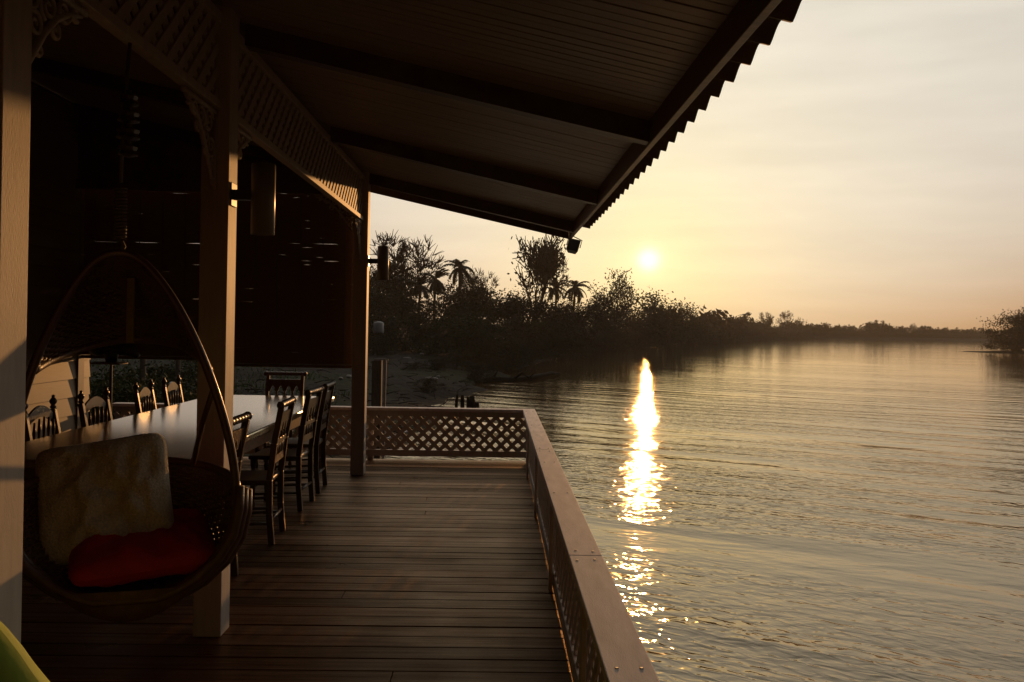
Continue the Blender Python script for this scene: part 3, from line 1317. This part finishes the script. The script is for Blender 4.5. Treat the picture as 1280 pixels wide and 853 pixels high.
# rope, spring and hook up to the lattice beam
tx, ty, tz = E(0, 0, 1.855)
m = MB()
m.tube([(tx, ty, 2.12), (tx + .002, ty, 2.3), (EX + .0, EY, 2.66)], .007, 6)
hp = []
for i in range(120):
    th = i * .8
    hp.append((tx + .02 * math.cos(th), ty + .02 * math.sin(th), 1.90 + .2 * i / 119))
m.tube(hp, .005, 5)
m.tube([(tx, ty, 1.845), (tx + .016, ty, 1.875), (tx, ty, 1.905)], .008, 6)
m.build('rope', M['cord'], egg, smooth=True)
m = MB()
a = Vector(E(.02, .12, 1.80))
m.bar((a.x, a.y, 1.50), (a.x, a.y, 1.76), .03, .012, up=(0, 1, 0))
m.build('strap', M['olive'], egg, bevel=.003)

orn = thing('hanging_ornament', 'small carved wooden ornament threaded on the rope above the egg chair', 'ornament', (EX, EY, 2.25))
m = MB()
for zz, r in ((2.22, .038), (2.285, .045), (2.35, .042), (2.415, .036)):
    m.lathe([(.010, zz), (r, zz + .008), (r * .8, zz + .024), (r * .96, zz + .038), (.012, zz + .05), (.012, zz + .062)], (EX, EY, 0), seg=9)
m.build('bead', M['chair_wood'], orn)

# cushions in the chair
def pillow(name, label, cat, c, w_, h_, t_, mt, rot, crease=1.0, seed=1):
    rg = random.Random(seed)
    rm = rot
    mb = MB()

    def f(sgn):
        def g_(a, c_):
            x, z = 2 * a - 1, 2 * c_ - 1
            e = max(0.0, (1 - x ** 4) * (1 - z ** 4))
            k = .07 * (1 - abs(x)) * 0
            pin = 1 - .04 * (1 - x * x) * abs(z) ** 3 - .10 * abs(x) ** 6 * abs(z) ** 6
            pin2 = 1 - .04 * (1 - z * z) * abs(x) ** 3 - .10 * abs(x) ** 6 * abs(z) ** 6
            wr = crease * (.035 * mnoise.noise((x * 2.5 + seed, z * 2.5, sgn)) * e + .022 * mnoise.noise((x * 6 + seed, z * 3, sgn + 3)) * e + .01 * mnoise.noise((x * 11, z * 9, seed)) * e)
            p = Vector((x * w_ / 2 * pin2, sgn * (t_ / 2) * e ** .55 + wr, z * h_ / 2 * pin))
            return Vector(c) + rm @ p
        return g_
    mb.grid(f(-1), 44, 44)
    mb.grid(f(1), 44, 44, True)
    o = mb.build(name, mt, smooth=True)
    o.data.transform(Matrix.Translation(-Vector(c)))
    o.location = c
    return tag(o, label, cat)


rotl = Matrix.Rotation(ROT, 3, 'Z') @ Matrix.Rotation(R(-22), 3, 'X') @ Matrix.Rotation(R(-9), 3, 'Y')
pillow('pillow', 'cream lace pillow leaning in the back of the egg chair', 'pillow', E(-.12, .26, .86), .52, .50, .15, M['lace'], rotl, 1.15, seed=2)
rotr = Matrix.Rotation(ROT, 3, 'Z') @ Matrix.Rotation(R(-78), 3, 'X') @ Matrix.Rotation(R(-13), 3, 'Y')
pillow('cushion', 'red seat cushion in the basket of the egg chair', 'cushion', E(.03, .20, .67), .56, .48, .16, M['red'], rotr, .65, seed=5)

# lime bean bag in the near corner
m = MB()
bagc = Vector((-1.345, 1.86, 0))


def bag(a, c_):
    th = 2 * math.pi * a
    z = 1.05 * c_
    r = .52 * (1 - c_ ** 3.2) ** .62 * (.86 + .26 * math.sin(math.pi * min(1, c_ + .25)))
    r *= 1 + .05 * math.sin(5 * th + 2) * (.3 + c_) + .03 * mnoise.noise((math.cos(th) * 2, math.sin(th) * 2, c_ * 4))
    return bagc + Vector((r * math.cos(th), .66 * r * math.sin(th), z))


m.grid(bag, 48, 26)
bagn = Vector(bagc)
o = m.build('bean_bag', M['lime'], smooth=True)
o.data.transform(Matrix.Translation(-bagc))
o.location = bagc
tag(o, 'lime green bean bag beside the nearest white post', 'bean bag')

# ------------------------------------------------------------------ vegetation meshes (unit height)
def leaf_quad(mb, p, size, rg, up=.3):
    n_ = Vector((rg.gauss(0, 1), rg.gauss(0, 1), rg.gauss(0, 1) + up)).normalized()
    a = n_.orthogonal().normalized()
    a = Matrix.Rotation(rg.uniform(0, 6.283), 3, n_) @ a
    c_ = n_.cross(a)
    l, w_ = size * rg.uniform(.7, 1.3), size * rg.uniform(.35, .6)
    mb.poly([p - a * l, p - c_ * w_, p + a * l, p + c_ * w_])


def grow(mb, p, d_, L_, r, lev, rg, tips, spread=.6, kids=(2, 4), upb=.15, shrink=.68):
    pts = [p]
    q_ = Vector(p)
    dd = Vector(d_).normalized()
    n_ = 5
    for i in range(n_):
        dd = (dd + Vector((rg.gauss(0, .13), rg.gauss(0, .13), rg.gauss(0, .08) + upb * .25))).normalized()
        q_ = q_ + dd * L_ / n_
        pts.append(Vector(q_))
    rad = [r * (1 - .5 * i / n_) for i in range(n_ + 1)]
    mb.tube(pts, rad, 6 if lev > 2 else 4, cap=lev <= 1)
    if lev <= 0:
        tips.append((q_, dd))
        return
    if lev == 1:
        tips.append((pts[3], dd))
    for i in range(rg.randint(*kids)):
        k = rg.choice((2, 3, 4, 5, 5))
        ax = Vector((rg.gauss(0, 1), rg.gauss(0, 1), rg.gauss(0, .4)))
        nd = (dd + ax.normalized() * spread * rg.uniform(.7, 1.4) + Vector((0, 0, upb))).normalized()
        grow(mb, pts[k], nd, L_ * shrink * rg.uniform(.75, 1.2), rad[k] * .62, lev - 1, rg, tips, spread, kids, upb, shrink)
    grow(mb, q_, (dd + Vector((rg.gauss(0, .2), rg.gauss(0, .2), 0))).normalized(), L_ * shrink, rad[-1] * .9, lev - 1, rg, tips, spread, kids, upb, shrink)


def normalise(mbs):
    zs = [v[2] for m_ in mbs for v in m_.v]
    top = sorted(zs)[int(len(zs) * .998)]
    for m_ in mbs:
        m_.v = [(x / top, y / top, z / top) for x, y, z in m_.v]


def proto(name, cat, mbs, mats):
    root = thing(name, name.replace('_', ' '), cat)
    for (pn, mb), mt in zip(mbs, mats):
        mb.build(pn, mt, root, smooth=(pn == 'trunk'))
    return root


def broad_tree(seed, leaves=60, size=.0165, mt='leaf_dark', spread=.75, lev=3, trunk=.28, upb=.12, clump=.075):
    rg = random.Random(seed)
    tr, cr, tips = MB(), MB(), []
    grow(tr, Vector((0, 0, -.02)), (0, 0, 1), trunk, .028, lev, rg, tips, spread, (2, 3), upb, .74)
    for p, d_ in tips:
        cl = rg.uniform(.6, 1.25)
        for _ in range(int(leaves * cl)):
            q_ = p + Vector((rg.gauss(0, clump * cl), rg.gauss(0, clump * cl), rg.gauss(0, clump * .62 * cl)))
            leaf_quad(cr, q_, size, rg)
    normalise([tr, cr])
    return proto('riverbank_tree', 'tree', [('trunk', tr), ('crown', cr)], [M['bark'], M[mt]])


def bush(seed, mt='leaf_dark', nclump=60, leaves=110, size=.027, wide=.75):
    rg = random.Random(seed)
    tr, cr = MB(), MB()
    for i in range(7):
        a = rg.uniform(0, 6.28)
        tr.tube([(0, 0, -.05), (.12 * math.cos(a), .12 * math.sin(a), .3), (.3 * math.cos(a), .3 * math.sin(a), .7)], [.022, .016, .006], 5)
    for i in range(nclump):
        a, r_, z = rg.uniform(0, 6.28), wide * math.sqrt(rg.random()), rg.random()
        r_ *= math.sqrt(max(.05, 1 - (z * .95) ** 2.5))
        c0 = Vector((r_ * math.cos(a), r_ * math.sin(a), z * .9 + .02))
        s_ = rg.uniform(.07, .16)
        for _ in range(leaves):
            leaf_quad(cr, c0 + Vector((rg.gauss(0, s_), rg.gauss(0, s_), abs(rg.gauss(0, s_)) * .8)), size, rg)
    normalise([tr, cr])
    return proto('riverbank_shrub', 'shrub', [('stem', tr), ('foliage', cr)], [M['bark'], M[mt]])


def bare_tree(seed, leaves=0, size=.014, kids=(2, 3), lev=4, upb=.22, spread=.55, trunk=.30):
    rg = random.Random(seed)
    tr, cr, tips = MB(), MB(), []
    grow(tr, Vector((0, 0, -.02)), (0, 0, 1), trunk, .026, lev, rg, tips, spread, kids, upb, .72)
    for p, d_ in tips:
        for _ in range(2 if leaves else 4):
            e = p + (d_ + Vector((rg.gauss(0, .5), rg.gauss(0, .5), rg.gauss(0, .4)))).normalized() * rg.uniform(.04, .09)
            tr.tube([p, e], [.0036, .0016], 3)
        for _ in range(leaves):
            leaf_quad(cr, p + Vector((rg.gauss(0, .04), rg.gauss(0, .04), rg.gauss(0, .03))), size, rg)
    mbs = [tr] + ([cr] if leaves else [])
    normalise(mbs)
    parts = [('trunk', tr)] + ([('crown', cr)] if leaves else [])
    return proto('sparse_tree' if leaves else 'bare_tree', 'tree', parts, [M['bark'], M['leaf_dry']])


def palm_tree(seed, nf=22, droop=1.0):
    rg = random.Random(seed)
    tr, cr = MB(), MB()
    bend = rg.uniform(-.07, .07)
    pts = [Vector((bend * (t ** 2), .02 * math.sin(3 * t), .80 * t)) for t in [i / 9 for i in range(10)]]
    tr.tube(pts, [.022 - .010 * i / 9 for i in range(10)], 8)
    top = pts[-1]
    for i in range(nf):
        az = i * 2.399 + rg.uniform(-.2, .2)
        el = R(rg.uniform(-30, 82))
        Lf = rg.uniform(.17, .23)
        p = Vector(top)
        dirh = Vector((math.cos(az), math.sin(az), 0))
        rach = [p.copy()]
        e = el
        for k in range(9):
            e -= R(7.5) * droop * rg.uniform(.6, 1.3)
            p = p + (dirh * math.cos(e) + Vector((0, 0, math.sin(e)))) * Lf / 9
            rach.append(p.copy())
        cr.tube(rach, [.004 - .0003 * k for k in range(10)], 4)
        sidev = dirh.cross(Vector((0, 0, 1)))
        for k in range(1, 10):
            for hh in (0, .5):
                if k == 9 and hh:
                    continue
                b0 = rach[k].lerp(rach[min(9, k + 1)], hh)
                fwd = (rach[k] - rach[k - 1]).normalized()
                ll = .06 * (1 - .55 * abs(k / 9 - .4))
                for sg in (1, -1):
                    e_ = b0 + (sidev * sg * .8 + fwd * .55 + Vector((0, 0, -.45 + rg.gauss(0, .12)))).normalized() * ll
                    cr.poly([b0 - fwd * .010, b0 + fwd * .011, e_])
    for _ in range(5):
        a = rg.uniform(0, 6.28)
        cr.lathe([(.004, -.018), (.014, -.008), (.016, 0), (.012, .012), (.004, .018)], top + Vector((.025 * math.cos(a), .025 * math.sin(a), -.03)), seg=6)
    normalise([tr, cr])
    return proto('coconut_palm', 'palm tree', [('trunk', tr), ('fronds', cr)], [M['bark'], M['palm_leaf']])


PR = {
    'broad_a': broad_tree(11), 'broad_b': broad_tree(12, mt='leaf_green', leaves=56), 'broad_c': broad_tree(13, spread=.9, trunk=.22),
    'bush_a': bush(21), 'bush_b': bush(22, 'leaf_green', wide=.95), 'bush_c': bush(23, 'leaf_dry', wide=1.15),
    'bare_a': bare_tree(31, kids=(2, 4), spread=.5, upb=.26), 'bare_b': bare_tree(36, spread=.7),
    'wispy_a': bare_tree(33, leaves=4, size=.011, spread=.36, upb=.34, kids=(2, 3), trunk=.17), 'wispy_b': bare_tree(34, leaves=22, size=.013, spread=.65, upb=.1, lev=3, kids=(2, 3)),
    'palm_a': palm_tree(41), 'palm_b': palm_tree(42, 20, 1.2),
}
PR['far_a'] = broad_tree(51, leaves=26, size=.045, trunk=.16, spread=.9)
PR['far_b'] = broad_tree(52, leaves=22, size=.05, trunk=.30, spread=.6, lev=2, clump=.11)
PR['far_c'] = bush(53, nclump=26, leaves=34, size=.07, wide=.8)
USED = set()
CNT = random.Random(77)


def plant(kind, px, top_py, d_, label, wide=1.0, group=None, rz=None, sink=0.05):
    x = (px - VX + ROLL * (top_py - VY)) / FPX * d_
    zt = EYE - (top_py - VY - ROLL * (px - VX)) / FPX * d_
    zg = ground_z(x, d_) - sink
    h = max(.3, zt - zg)
    rz = CNT.uniform(0, 6.28) if rz is None else rz
    p = PR[kind]
    if kind not in USED:
        USED.add(kind)
        o = p
        o.location = (x, d_, zg)
        o.rotation_euler = (0, 0, rz)
        o.scale = (h * wide, h * wide, h)
        o['label'] = label
        if group:
            o['group'] = group
        return o
    o = dup(p, (x, d_, zg), rz, (h * wide, h * wide, h), label, group)
    if not group and 'group' in o:
        del o['group']
    return o


GT = 'trees along the near riverbank'
# the trees one can tell apart against the sky
plant('broad_a', 474, 326, 84, 'dense dark tree directly behind the far post lamp', .75)
plant('bare_a', 521, 290, 84, 'leafless tree with a wide fan of fine branches above the thicket', 1.15)
plant('palm_a', 546, 336, 86, 'coconut palm below the leafless tree, beside a taller palm', 1.0)
plant('palm_b', 573, 324, 88, 'coconut palm with upright fronds standing highest of the palms', .95)
plant('bare_b', 602, 334, 100, 'small leafless tree just right of the highest palm', .9)
plant('wispy_a', 660, 288, 84, 'tallest feathery tree, reaching up to the eave corner', .8)
plant('bare_b', 686, 304, 86, 'half bare tree grown into the tallest feathery tree', .55)
plant('palm_a', 694, 348, 98, 'coconut palm right of the tallest feathery tree', .9)
plant('palm_b', 719, 350, 100, 'broad coconut palm halfway between the tallest tree and the sun', 1.05)
plant('wispy_b', 744, 336, 112, 'thin open tree with a flat leafy top', .8)
plant('wispy_b', 762, 352, 118, 'lower open tree leaning beside the thin flat topped tree', .9)
plant('broad_c', 808, 362, 128, 'big round crowned tree straight under the sun', 1.1)
plant('broad_b', 776, 368, 124, 'dense green tree grown into the left of the tree under the sun', 1.0)
plant('palm_b', 640, 372, 78, 'short coconut palm below the tallest feathery tree', 1.1)
plant('palm_a', 527, 345, 80, 'coconut palm rising out of the thicket under the leafless tree', 1.1)
# the thicket below them
rows = [
    (470, 350, 78, 'broad_b'), (500, 362, 80, 'broad_c'), (520, 366, 76, 'broad_a'), (556, 366, 82, 'broad_b'), (590, 350, 86, 'broad_a'),
    (612, 352, 84, 'broad_c'), (630, 362, 82, 'broad_b'), (655, 366, 80, 'broad_a'), (680, 374, 84, 'broad_c'), (706, 376, 92, 'broad_a'),
    (730, 376, 100, 'broad_b'), (752, 376, 108, 'broad_c'), (834, 376, 136, 'broad_a'), (852, 388, 150, 'broad_b'), (452, 356, 74, 'broad_a'),
    (870, 391, 165, 'broad_c'), (430, 360, 70, 'broad_c'), (400, 356, 74, 'broad_a'), (360, 352, 78, 'broad_b'), (310, 352, 80, 'broad_c'),
]
for px, py, d_, k in rows:
    plant(k, px, py, d_, 'dark leafy tree merging into the riverbank thicket', CNT.uniform(1.0, 1.25), GT)
for px, py, d_, k in [(470, 388, 66, 'bush_a'), (495, 392, 68, 'bush_b'), (520, 390, 70, 'bush_a'), (548, 392, 66, 'bush_c'), (566, 394, 62, 'bush_b'), (585, 391, 60, 'bush_b'),
                      (606, 398, 63, 'bush_a'), (625, 402, 66, 'bush_c'), (644, 398, 70, 'bush_a'), (664, 396, 74, 'bush_b'), (684, 396, 80, 'bush_a'),
                      (704, 398, 86, 'bush_c'), (722, 396, 96, 'bush_a'), (742, 398, 106, 'bush_b'), (760, 396, 116, 'bush_a'), (780, 394, 122, 'bush_c'),
                      (800, 396, 130, 'bush_a'), (822, 396, 138, 'bush_b'), (842, 400, 150, 'bush_a'), (860, 402, 166, 'bush_c'), (878, 404, 180, 'bush_a'),
                      (640, 420, 62, 'bush_a'), (660, 424, 66, 'bush_c'), (690, 420, 76, 'bush_a'), (715, 420, 84, 'bush_b'), (740, 418, 100, 'bush_a'), (610, 424, 56, 'bush_c'),
                      (770, 412, 108, 'bush_a'), (790, 414, 116, 'bush_c'), (812, 414, 126, 'bush_a'), (835, 412, 138, 'bush_b'), (755, 414, 102, 'bush_b'), (474, 419, 58, 'bush_a'), (440, 392, 62, 'bush_a'), (410, 394, 60, 'bush_b'), (380, 392, 64, 'bush_a'), (340, 390, 62, 'bush_c'), (310, 394, 60, 'bush_a')]:
    plant(k, px, py, d_, 'dark shrub in the thicket at the water side', CNT.uniform(.95, 1.25), 'shrubs of the riverbank thicket')
# the bank running away to the right
k_ = 0
for px in range(872, 1000, 6):
    t = (px - 872) / 128
    d_ = 180 + 125 * t + CNT.uniform(-5, 5)
    py = 390 + 11 * t + CNT.uniform(-6, 5) + (6 if k_ % 5 == 2 else 0)
    plant(('far_a', 'far_c', 'broad_c', 'far_b', 'palm_a', 'far_a')[k_ % 6], px + CNT.uniform(-3, 3), py, d_, 'hazy tree on the receding bank beyond the round crowned tree', CNT.uniform(.55, .95), 'hazy trees on the receding bank')
    plant('bush_c' if k_ % 2 else 'bush_a', px, 404 + 5 * t + CNT.uniform(-2, 2), d_ - 6, 'low hazy shrub along the receding bank', 1.5, 'hazy shrubs on the receding bank')
    k_ += 1
px = 990
while px < 1250:
    t = (px - 990) / 260
    d_ = 306 + 20 * t + CNT.uniform(0, 8)
    clump = 3.2 * mnoise.noise((px * .045, 2.2, 0)) + 1.5 * mnoise.noise((px * .16, 5.1, 0))
    py = 405.5 + 7 * t - clump * (1.3 - .5 * t) + CNT.uniform(-2.5, 1.8) - (4 if abs(px - 1096) < 5 or abs(px - 1112) < 4 else 0)
    plant(('far_c', 'far_a', 'far_b', 'far_a', 'far_b')[k_ % 5], px, py, d_, 'small hazy tree in the far tree line across the river', CNT.uniform(.6, 1.1), 'hazy trees of the far tree line')
    plant('bush_c', px + 2, 413 + 4.5 * t, d_ - 3, 'low hazy shrub under the far tree line', 2.2, 'hazy shrubs of the far tree line')
    px += 4.6
    k_ += 1
plant('bare_a', 962, 390, 300, 'thin bare tree standing above the hazy far trees, beside a leaning one', .8)
plant('bare_b', 981, 388, 300, 'thin leaning bare tree standing above the hazy far trees', .8)
plant('bare_b', 1144, 404, 300, 'lone stubby dead tree near the end of the far tree line', .6)
# the point on the right bank
for px, py, d_, k in [(1280, 388, 130, 'bush_a'), (1298, 382, 132, 'broad_c'), (1310, 384, 133, 'bush_b'), (1274, 410, 128, 'bush_c'), (1288, 410, 127, 'bush_a'), (1340, 380, 134, 'broad_a')]:
    plant(k, px, py, d_, 'dark mangrove bush crowded on the low point across the river', 1.05, 'mangroves on the far point')

for px, py, d_, k in [(598, 454, 43, 'bush_a'), (618, 446, 49, 'bush_c'), (636, 440, 54, 'bush_c'), (652, 434, 60, 'bush_a'), (536, 472, 34, 'bush_c'),
                      (520, 452, 44, 'bush_c'), (545, 446, 46, 'bush_a'), (570, 440, 48, 'bush_c')]:
    plant(k, px, py, d_, 'low dry brush growing on the mud edge of the bank', CNT.uniform(.9, 1.5), 'dry brush on the mud edge')
m = MB()
rg = random.Random(19)
for _ in range(600):
    yy = 11 + 50 * rg.random() ** 1.3
    xx = shore_x(yy) - (rg.random() ** 1.8) * 14 - .1
    z0 = ground_z(xx, yy) + .02
    a, ln = rg.uniform(0, 6.28), rg.uniform(.15, .8)
    dz = abs(rg.gauss(0, .16)) * ln * (2.2 if rg.random() < .12 else 1)
    m.tube([(xx, yy, z0), (xx + math.cos(a) * ln * .5, yy + math.sin(a) * ln * .5, z0 + dz * .6), (xx + math.cos(a) * ln, yy + math.sin(a) * ln, z0 + dz)], [.018, .014, .005], 4)
tag(m.build('driftwood_litter', M['log']), 'dark twigs and driftwood strewn over the muddy bank', 'driftwood', kind='stuff')
# ground cover on the near bank
m = MB()
rg = random.Random(9)
for _ in range(16000):
    yy = 10 + 45 * rg.random() ** 1.6
    xx = rg.uniform(-24, shore_x(yy) - 1.4)
    if mnoise.noise((xx * .22, yy * .22, 7)) < -.12 + .014 * (yy - 16) - (.25 if xx < -6 else 0) + (.3 if xx > -4 else 0):
        continue
    z0 = ground_z(xx, yy)
    hgt = rg.uniform(.08, .30)
    a = rg.uniform(0, 6.28)
    wv = Vector((math.cos(a), math.sin(a), 0)) * rg.uniform(.012, .03)
    tip = Vector((rg.gauss(0, .09), rg.gauss(0, .09), hgt))
    b0 = Vector((xx, yy, z0 - .02))
    m.poly([b0 - wv, b0 + wv, b0 + tip])
tag(m.build('grass', M['grass']), 'rough green grass growing in tufts on the muddy bank', 'grass', kind='stuff')
for px, py, d_, k, lb in [(150, 462, 14, 'bush_b', 'green leafy shrub just outside the boarded wall'), (178, 458, 17, 'bush_b', 'green leafy shrub behind the first grey fence post'),
                          (208, 452, 20, 'bush_a', 'dark shrub between the two grey fence posts'), (236, 455, 22, 'bush_b', 'green shrub right of the second grey fence post'), (250, 440, 32, 'bush_b', 'wide green shrub far behind the egg chair')]:
    plant(k, px, py, d_, lb, 1.3)
for px, py0, py1, d_, r_, lb in [(183, 432, 480, 15, .06, 'grey wooden fence post seen through the egg chair, taller'), (226, 444, 482, 17, .05, 'grey wooden fence post seen through the egg chair, shorter')]:
    a = at(px, py0, d_)
    m = MB()
    z0 = ground_z(a.x, d_) - .1
    m.lathe([(r_, z0), (r_ * .95, a.z - .02), (r_ * .8, a.z)], (a.x, d_, 0), seg=10)
    o = m.build('fence_post', M['grey_post'])
    tag(o, lb, 'post', 'fence posts outside the house')
# thick weathered post with a nailed batten
a = at(474, 450, 17.5)
z0 = ground_z(a.x, 17.5) - .1
ps = thing('wooden_post', 'thick weathered wooden post on the bank just beyond the rear railing', 'post', (a.x, 17.5, z0))
m = MB()
m.box(a.x - .13, a.x + .07, 17.4, 17.6, z0, a.z)
m.build('post', M['grey_post'], ps, bevel=.012)
m = MB()
m.bar((a.x + .135, 17.44, z0), (a.x + .15, 17.44, a.z + .02), .045, .03, up=(0, 1, 0))
m.bar((a.x - .08, 17.38, a.z + .01), (a.x + .22, 17.38, a.z + .015), .03, .03)
m.build('batten', M['hut_roof'], ps)
a = at(499, 477, 21)
m = MB()
z0 = ground_z(a.x, 21)
m.bar((a.x - .22, 20.6, z0 + .04), (a.x + .2, 21.5, z0 + .12), .06, .03)
tag(m.build('plank', M['hut_roof']), 'pale loose plank lying on the mud beside the weathered post', 'plank')

# pale stones on the mud
st0 = None
rg = random.Random(15)
for px, py in [(373, 446), (399, 455), (404, 454), (434, 455), (438, 475), (428, 477), (387, 461), (467, 442), (514, 441), (510, 451), (516, 457), (541, 470), (549, 468), (335, 453), (424, 445), (471, 447), (528, 447)]:
    d_ = 2.45 * FPX / (py - VY - ROLL * (px - VX))
    x = (px - VX) / FPX * d_
    s_ = rg.uniform(.10, .22) * d_ / 45
    if st0 is None:
        m = MB()

        def peb(a_, c_):
            th, ph = 2 * math.pi * a_, math.pi * c_
            r_ = 1 + .25 * mnoise.noise((math.cos(th) * math.sin(ph), math.sin(th) * math.sin(ph), math.cos(ph)))
            return (r_ * math.cos(th) * math.sin(ph), r_ * .8 * math.sin(th) * math.sin(ph), -.55 * r_ * math.cos(ph))
        m.grid(peb, 12, 8)
        st0 = o = m.build('pale_stone', M['stone'], smooth=True)
        tag(o, 'small pale stone lying on the muddy bank', 'stone', 'pale stones on the mud')
    else:
        o = st0.copy()
        COL.objects.link(o)
    o.location = (x, d_, ground_z(x, d_) + .04)
    o.rotation_euler = (0, 0, rg.uniform(0, 6))
    o.scale = (s_ * rg.uniform(1, 1.8), s_, s_)

# drift log in the shallows and old piles
m = MB()
lp = [at(596, 481.5, 43), at(615, 480.0, 43.5), at(640, 480, 44), at(660, 478, 45), at(676, 474, 47), at(690, 471, 49), at(699, 472, 50)]
lp = [Vector((p.x, p.y, WATER_Z + dz)) for p, dz in zip(lp, (.0, .10, .04, .12, .16, .20, .10))]
m.tube(lp, [.10, .20, .17, .16, .12, .10, .05], 8)
m.tube([lp[1], lp[1] + Vector((.3, .1, .5))], [.09, .02], 6)
m.tube([lp[2], lp[2] + Vector((.5, .0, .42)), lp[2] + Vector((1.0, .1, .1))], [.09, .07, .05], 6)
m.tube([lp[3], lp[3] + Vector((.4, -.3, .35))], [.06, .02], 6)
lc = lp[2].copy()
o = m.build('drift_log', M['log'], smooth=True)
tag(o, 'dark drift log lying in the shallow water off the bank', 'log')
for px, top, dr, lb in [(572, 493, .055, 'thin leaning pile, first of the broken piles nearest the bank'), (578, 494, .075, 'round dark pile, second of the broken piles from the bank'),
                        (585, 496, .06, 'dark pile in the middle of the broken piles'), (590, 495, .11, 'thick broken pile with a split top'), (596, 503, .09, 'short stump at the river side of the broken piles')]:
    a = at(px, top, 30)
    m = MB()
    ln = -.06 if px == 572 else .01
    m.tube([(a.x + ln, 30, WATER_Z - .8), (a.x + ln * .5, 30, (WATER_Z + a.z) / 2), (a.x, 30, a.z)], [dr, dr, dr * .75], 9)
    tag(m.build('river_pile', M['log']), lb, 'pile', 'broken piles in the shallows')
a = at(615, 456, 50)
m = MB()
m.tube([(a.x, 50, WATER_Z - .5), (a.x + .02, 50, a.z)], .035, 6)
tag(m.build('mooring_pole', M['log']), 'thin pole standing in the water behind the drift log', 'pole')

# jetty on the bank, small tank, far huts
a = at(620, 424, 64)
jt = thing('small_jetty', 'small pale plank jetty on posts at the foot of the thicket', 'jetty', (a.x, 64, a.z - .5))
m = MB()
m.bar((a.x - .9, 64, a.z), (a.x + 1.0, 64.5, a.z + .05), 1.0, .06)
m.build('deck', M['hut_roof'], jt)
for dx in (-.7, .1, .85):
    m = MB()
    m.tube([(a.x + dx, 64.0, WATER_Z - .4), (a.x + dx, 64.0, a.z - .04)], .06, 7)
    m.build('post', M['grey_post'], jt)
a = at(474, 402, 62)
tk = thing('water_tank', 'small pale water tank on a stand under the trees beside the far post', 'tank', (a.x, 62, ground_z(a.x, 62)))
zt = a.z
zg = ground_z(a.x, 62)
zb = at(474, 417, 62).z
m = MB()
m.lathe([(.36, zb), (.38, zb + .1), (.38, zt - .15), (.30, zt - .05), (.10, zt)], (a.x, 62, 0), seg=18)
m.build('tank_body', M['white_tank'], tk, smooth=True)
for sx in (-.28, .28):
    for sy in (-.28, .28):
        m = MB()
        m.box(a.x + sx - .05, a.x + sx + .05, 62 + sy - .05, 62 + sy + .05, zg - .1, zb - .002)
        m.build('leg', M['log'], tk)
m = MB()
m.box(a.x - .42, a.x + .42, 61.58, 62.42, zb - .09, zb - .003)
m.build('platform', M['log'], tk)


def hut(px, py, d_, w_, h_, dp, label):
    a = at(px, py, d_)
    zg = min(ground_z(a.x, d_), WATER_Z + .5)
    root = thing('riverside_hut', label, 'hut', (a.x, d_, zg))
    hw = h_ * .55
    m = MB()
    m.box(a.x - w_ / 2, a.x + w_ / 2, d_, d_ + dp, zg + .3, zg + .3 + hw)
    for sx in (-1, 0, 1):
        m.box(a.x + sx * w_ * .45 - .08, a.x + sx * w_ * .45 + .08, d_ + .2, d_ + .36, zg - 1.5, zg + .3)
    m.build('wall', M['hut_wall'], root)
    m = MB()
    zr = zg + .3 + hw
    pts = [(a.x - w_ * .58, d_ - .4, zr - .1), (a.x + w_ * .58, d_ - .4, zr - .1), (a.x + w_ * .1, d_ - .4, zr + h_ * .5)]
    m.prism(pts, (0, dp + .8, 0))
    m.build('roof', M['hut_roof'], root)
    m = MB()
    m.box(a.x - w_ * .2, a.x + w_ * .05, d_ - .03, d_ - .001, zg + .32, zg + .3 + hw * .8)
    m.build('door', M['dark_wood'], root)


hut(892, 412, 196, 4.5, 3.4, 4, 'small hut with a pale sloping roof at the water below the receding trees')
hut(862, 419, 168, 3.6, 2.2, 3, 'low brown hut half hidden under the trees beside the pale roofed hut')
hut(906, 420, 204, 2.0, 1.6, 2, 'tiny shed at the water next to the pale roofed hut')

# evening haze over the river
hz = MB()
hz.box(-425, 425, -45, 905, -5.0, 22.0)
hm = bpy.data.materials.new('haze')
hm.use_nodes = True
ht = hm.node_tree
ht.nodes.remove(ht.nodes['Principled BSDF'])
hv = ht.nodes.new('ShaderNodeVolumePrincipled')
hv.inputs['Color'].default_value = (.9, .86, .8, 1)
hv.inputs['Density'].default_value = .0004
hv.inputs['Anisotropy'].default_value = .35
ht.links.new(hv.outputs[0], ht.nodes['Material Output'].inputs['Volume'])
tag(hz.build('haze', hm), kind='stuff')

# unused prototypes would stand at the origin: drop them
for k, p in PR.items():
    if k not in USED:
        for ch in list(p.children):
            bpy.data.objects.remove(ch)
        bpy.data.objects.remove(p)
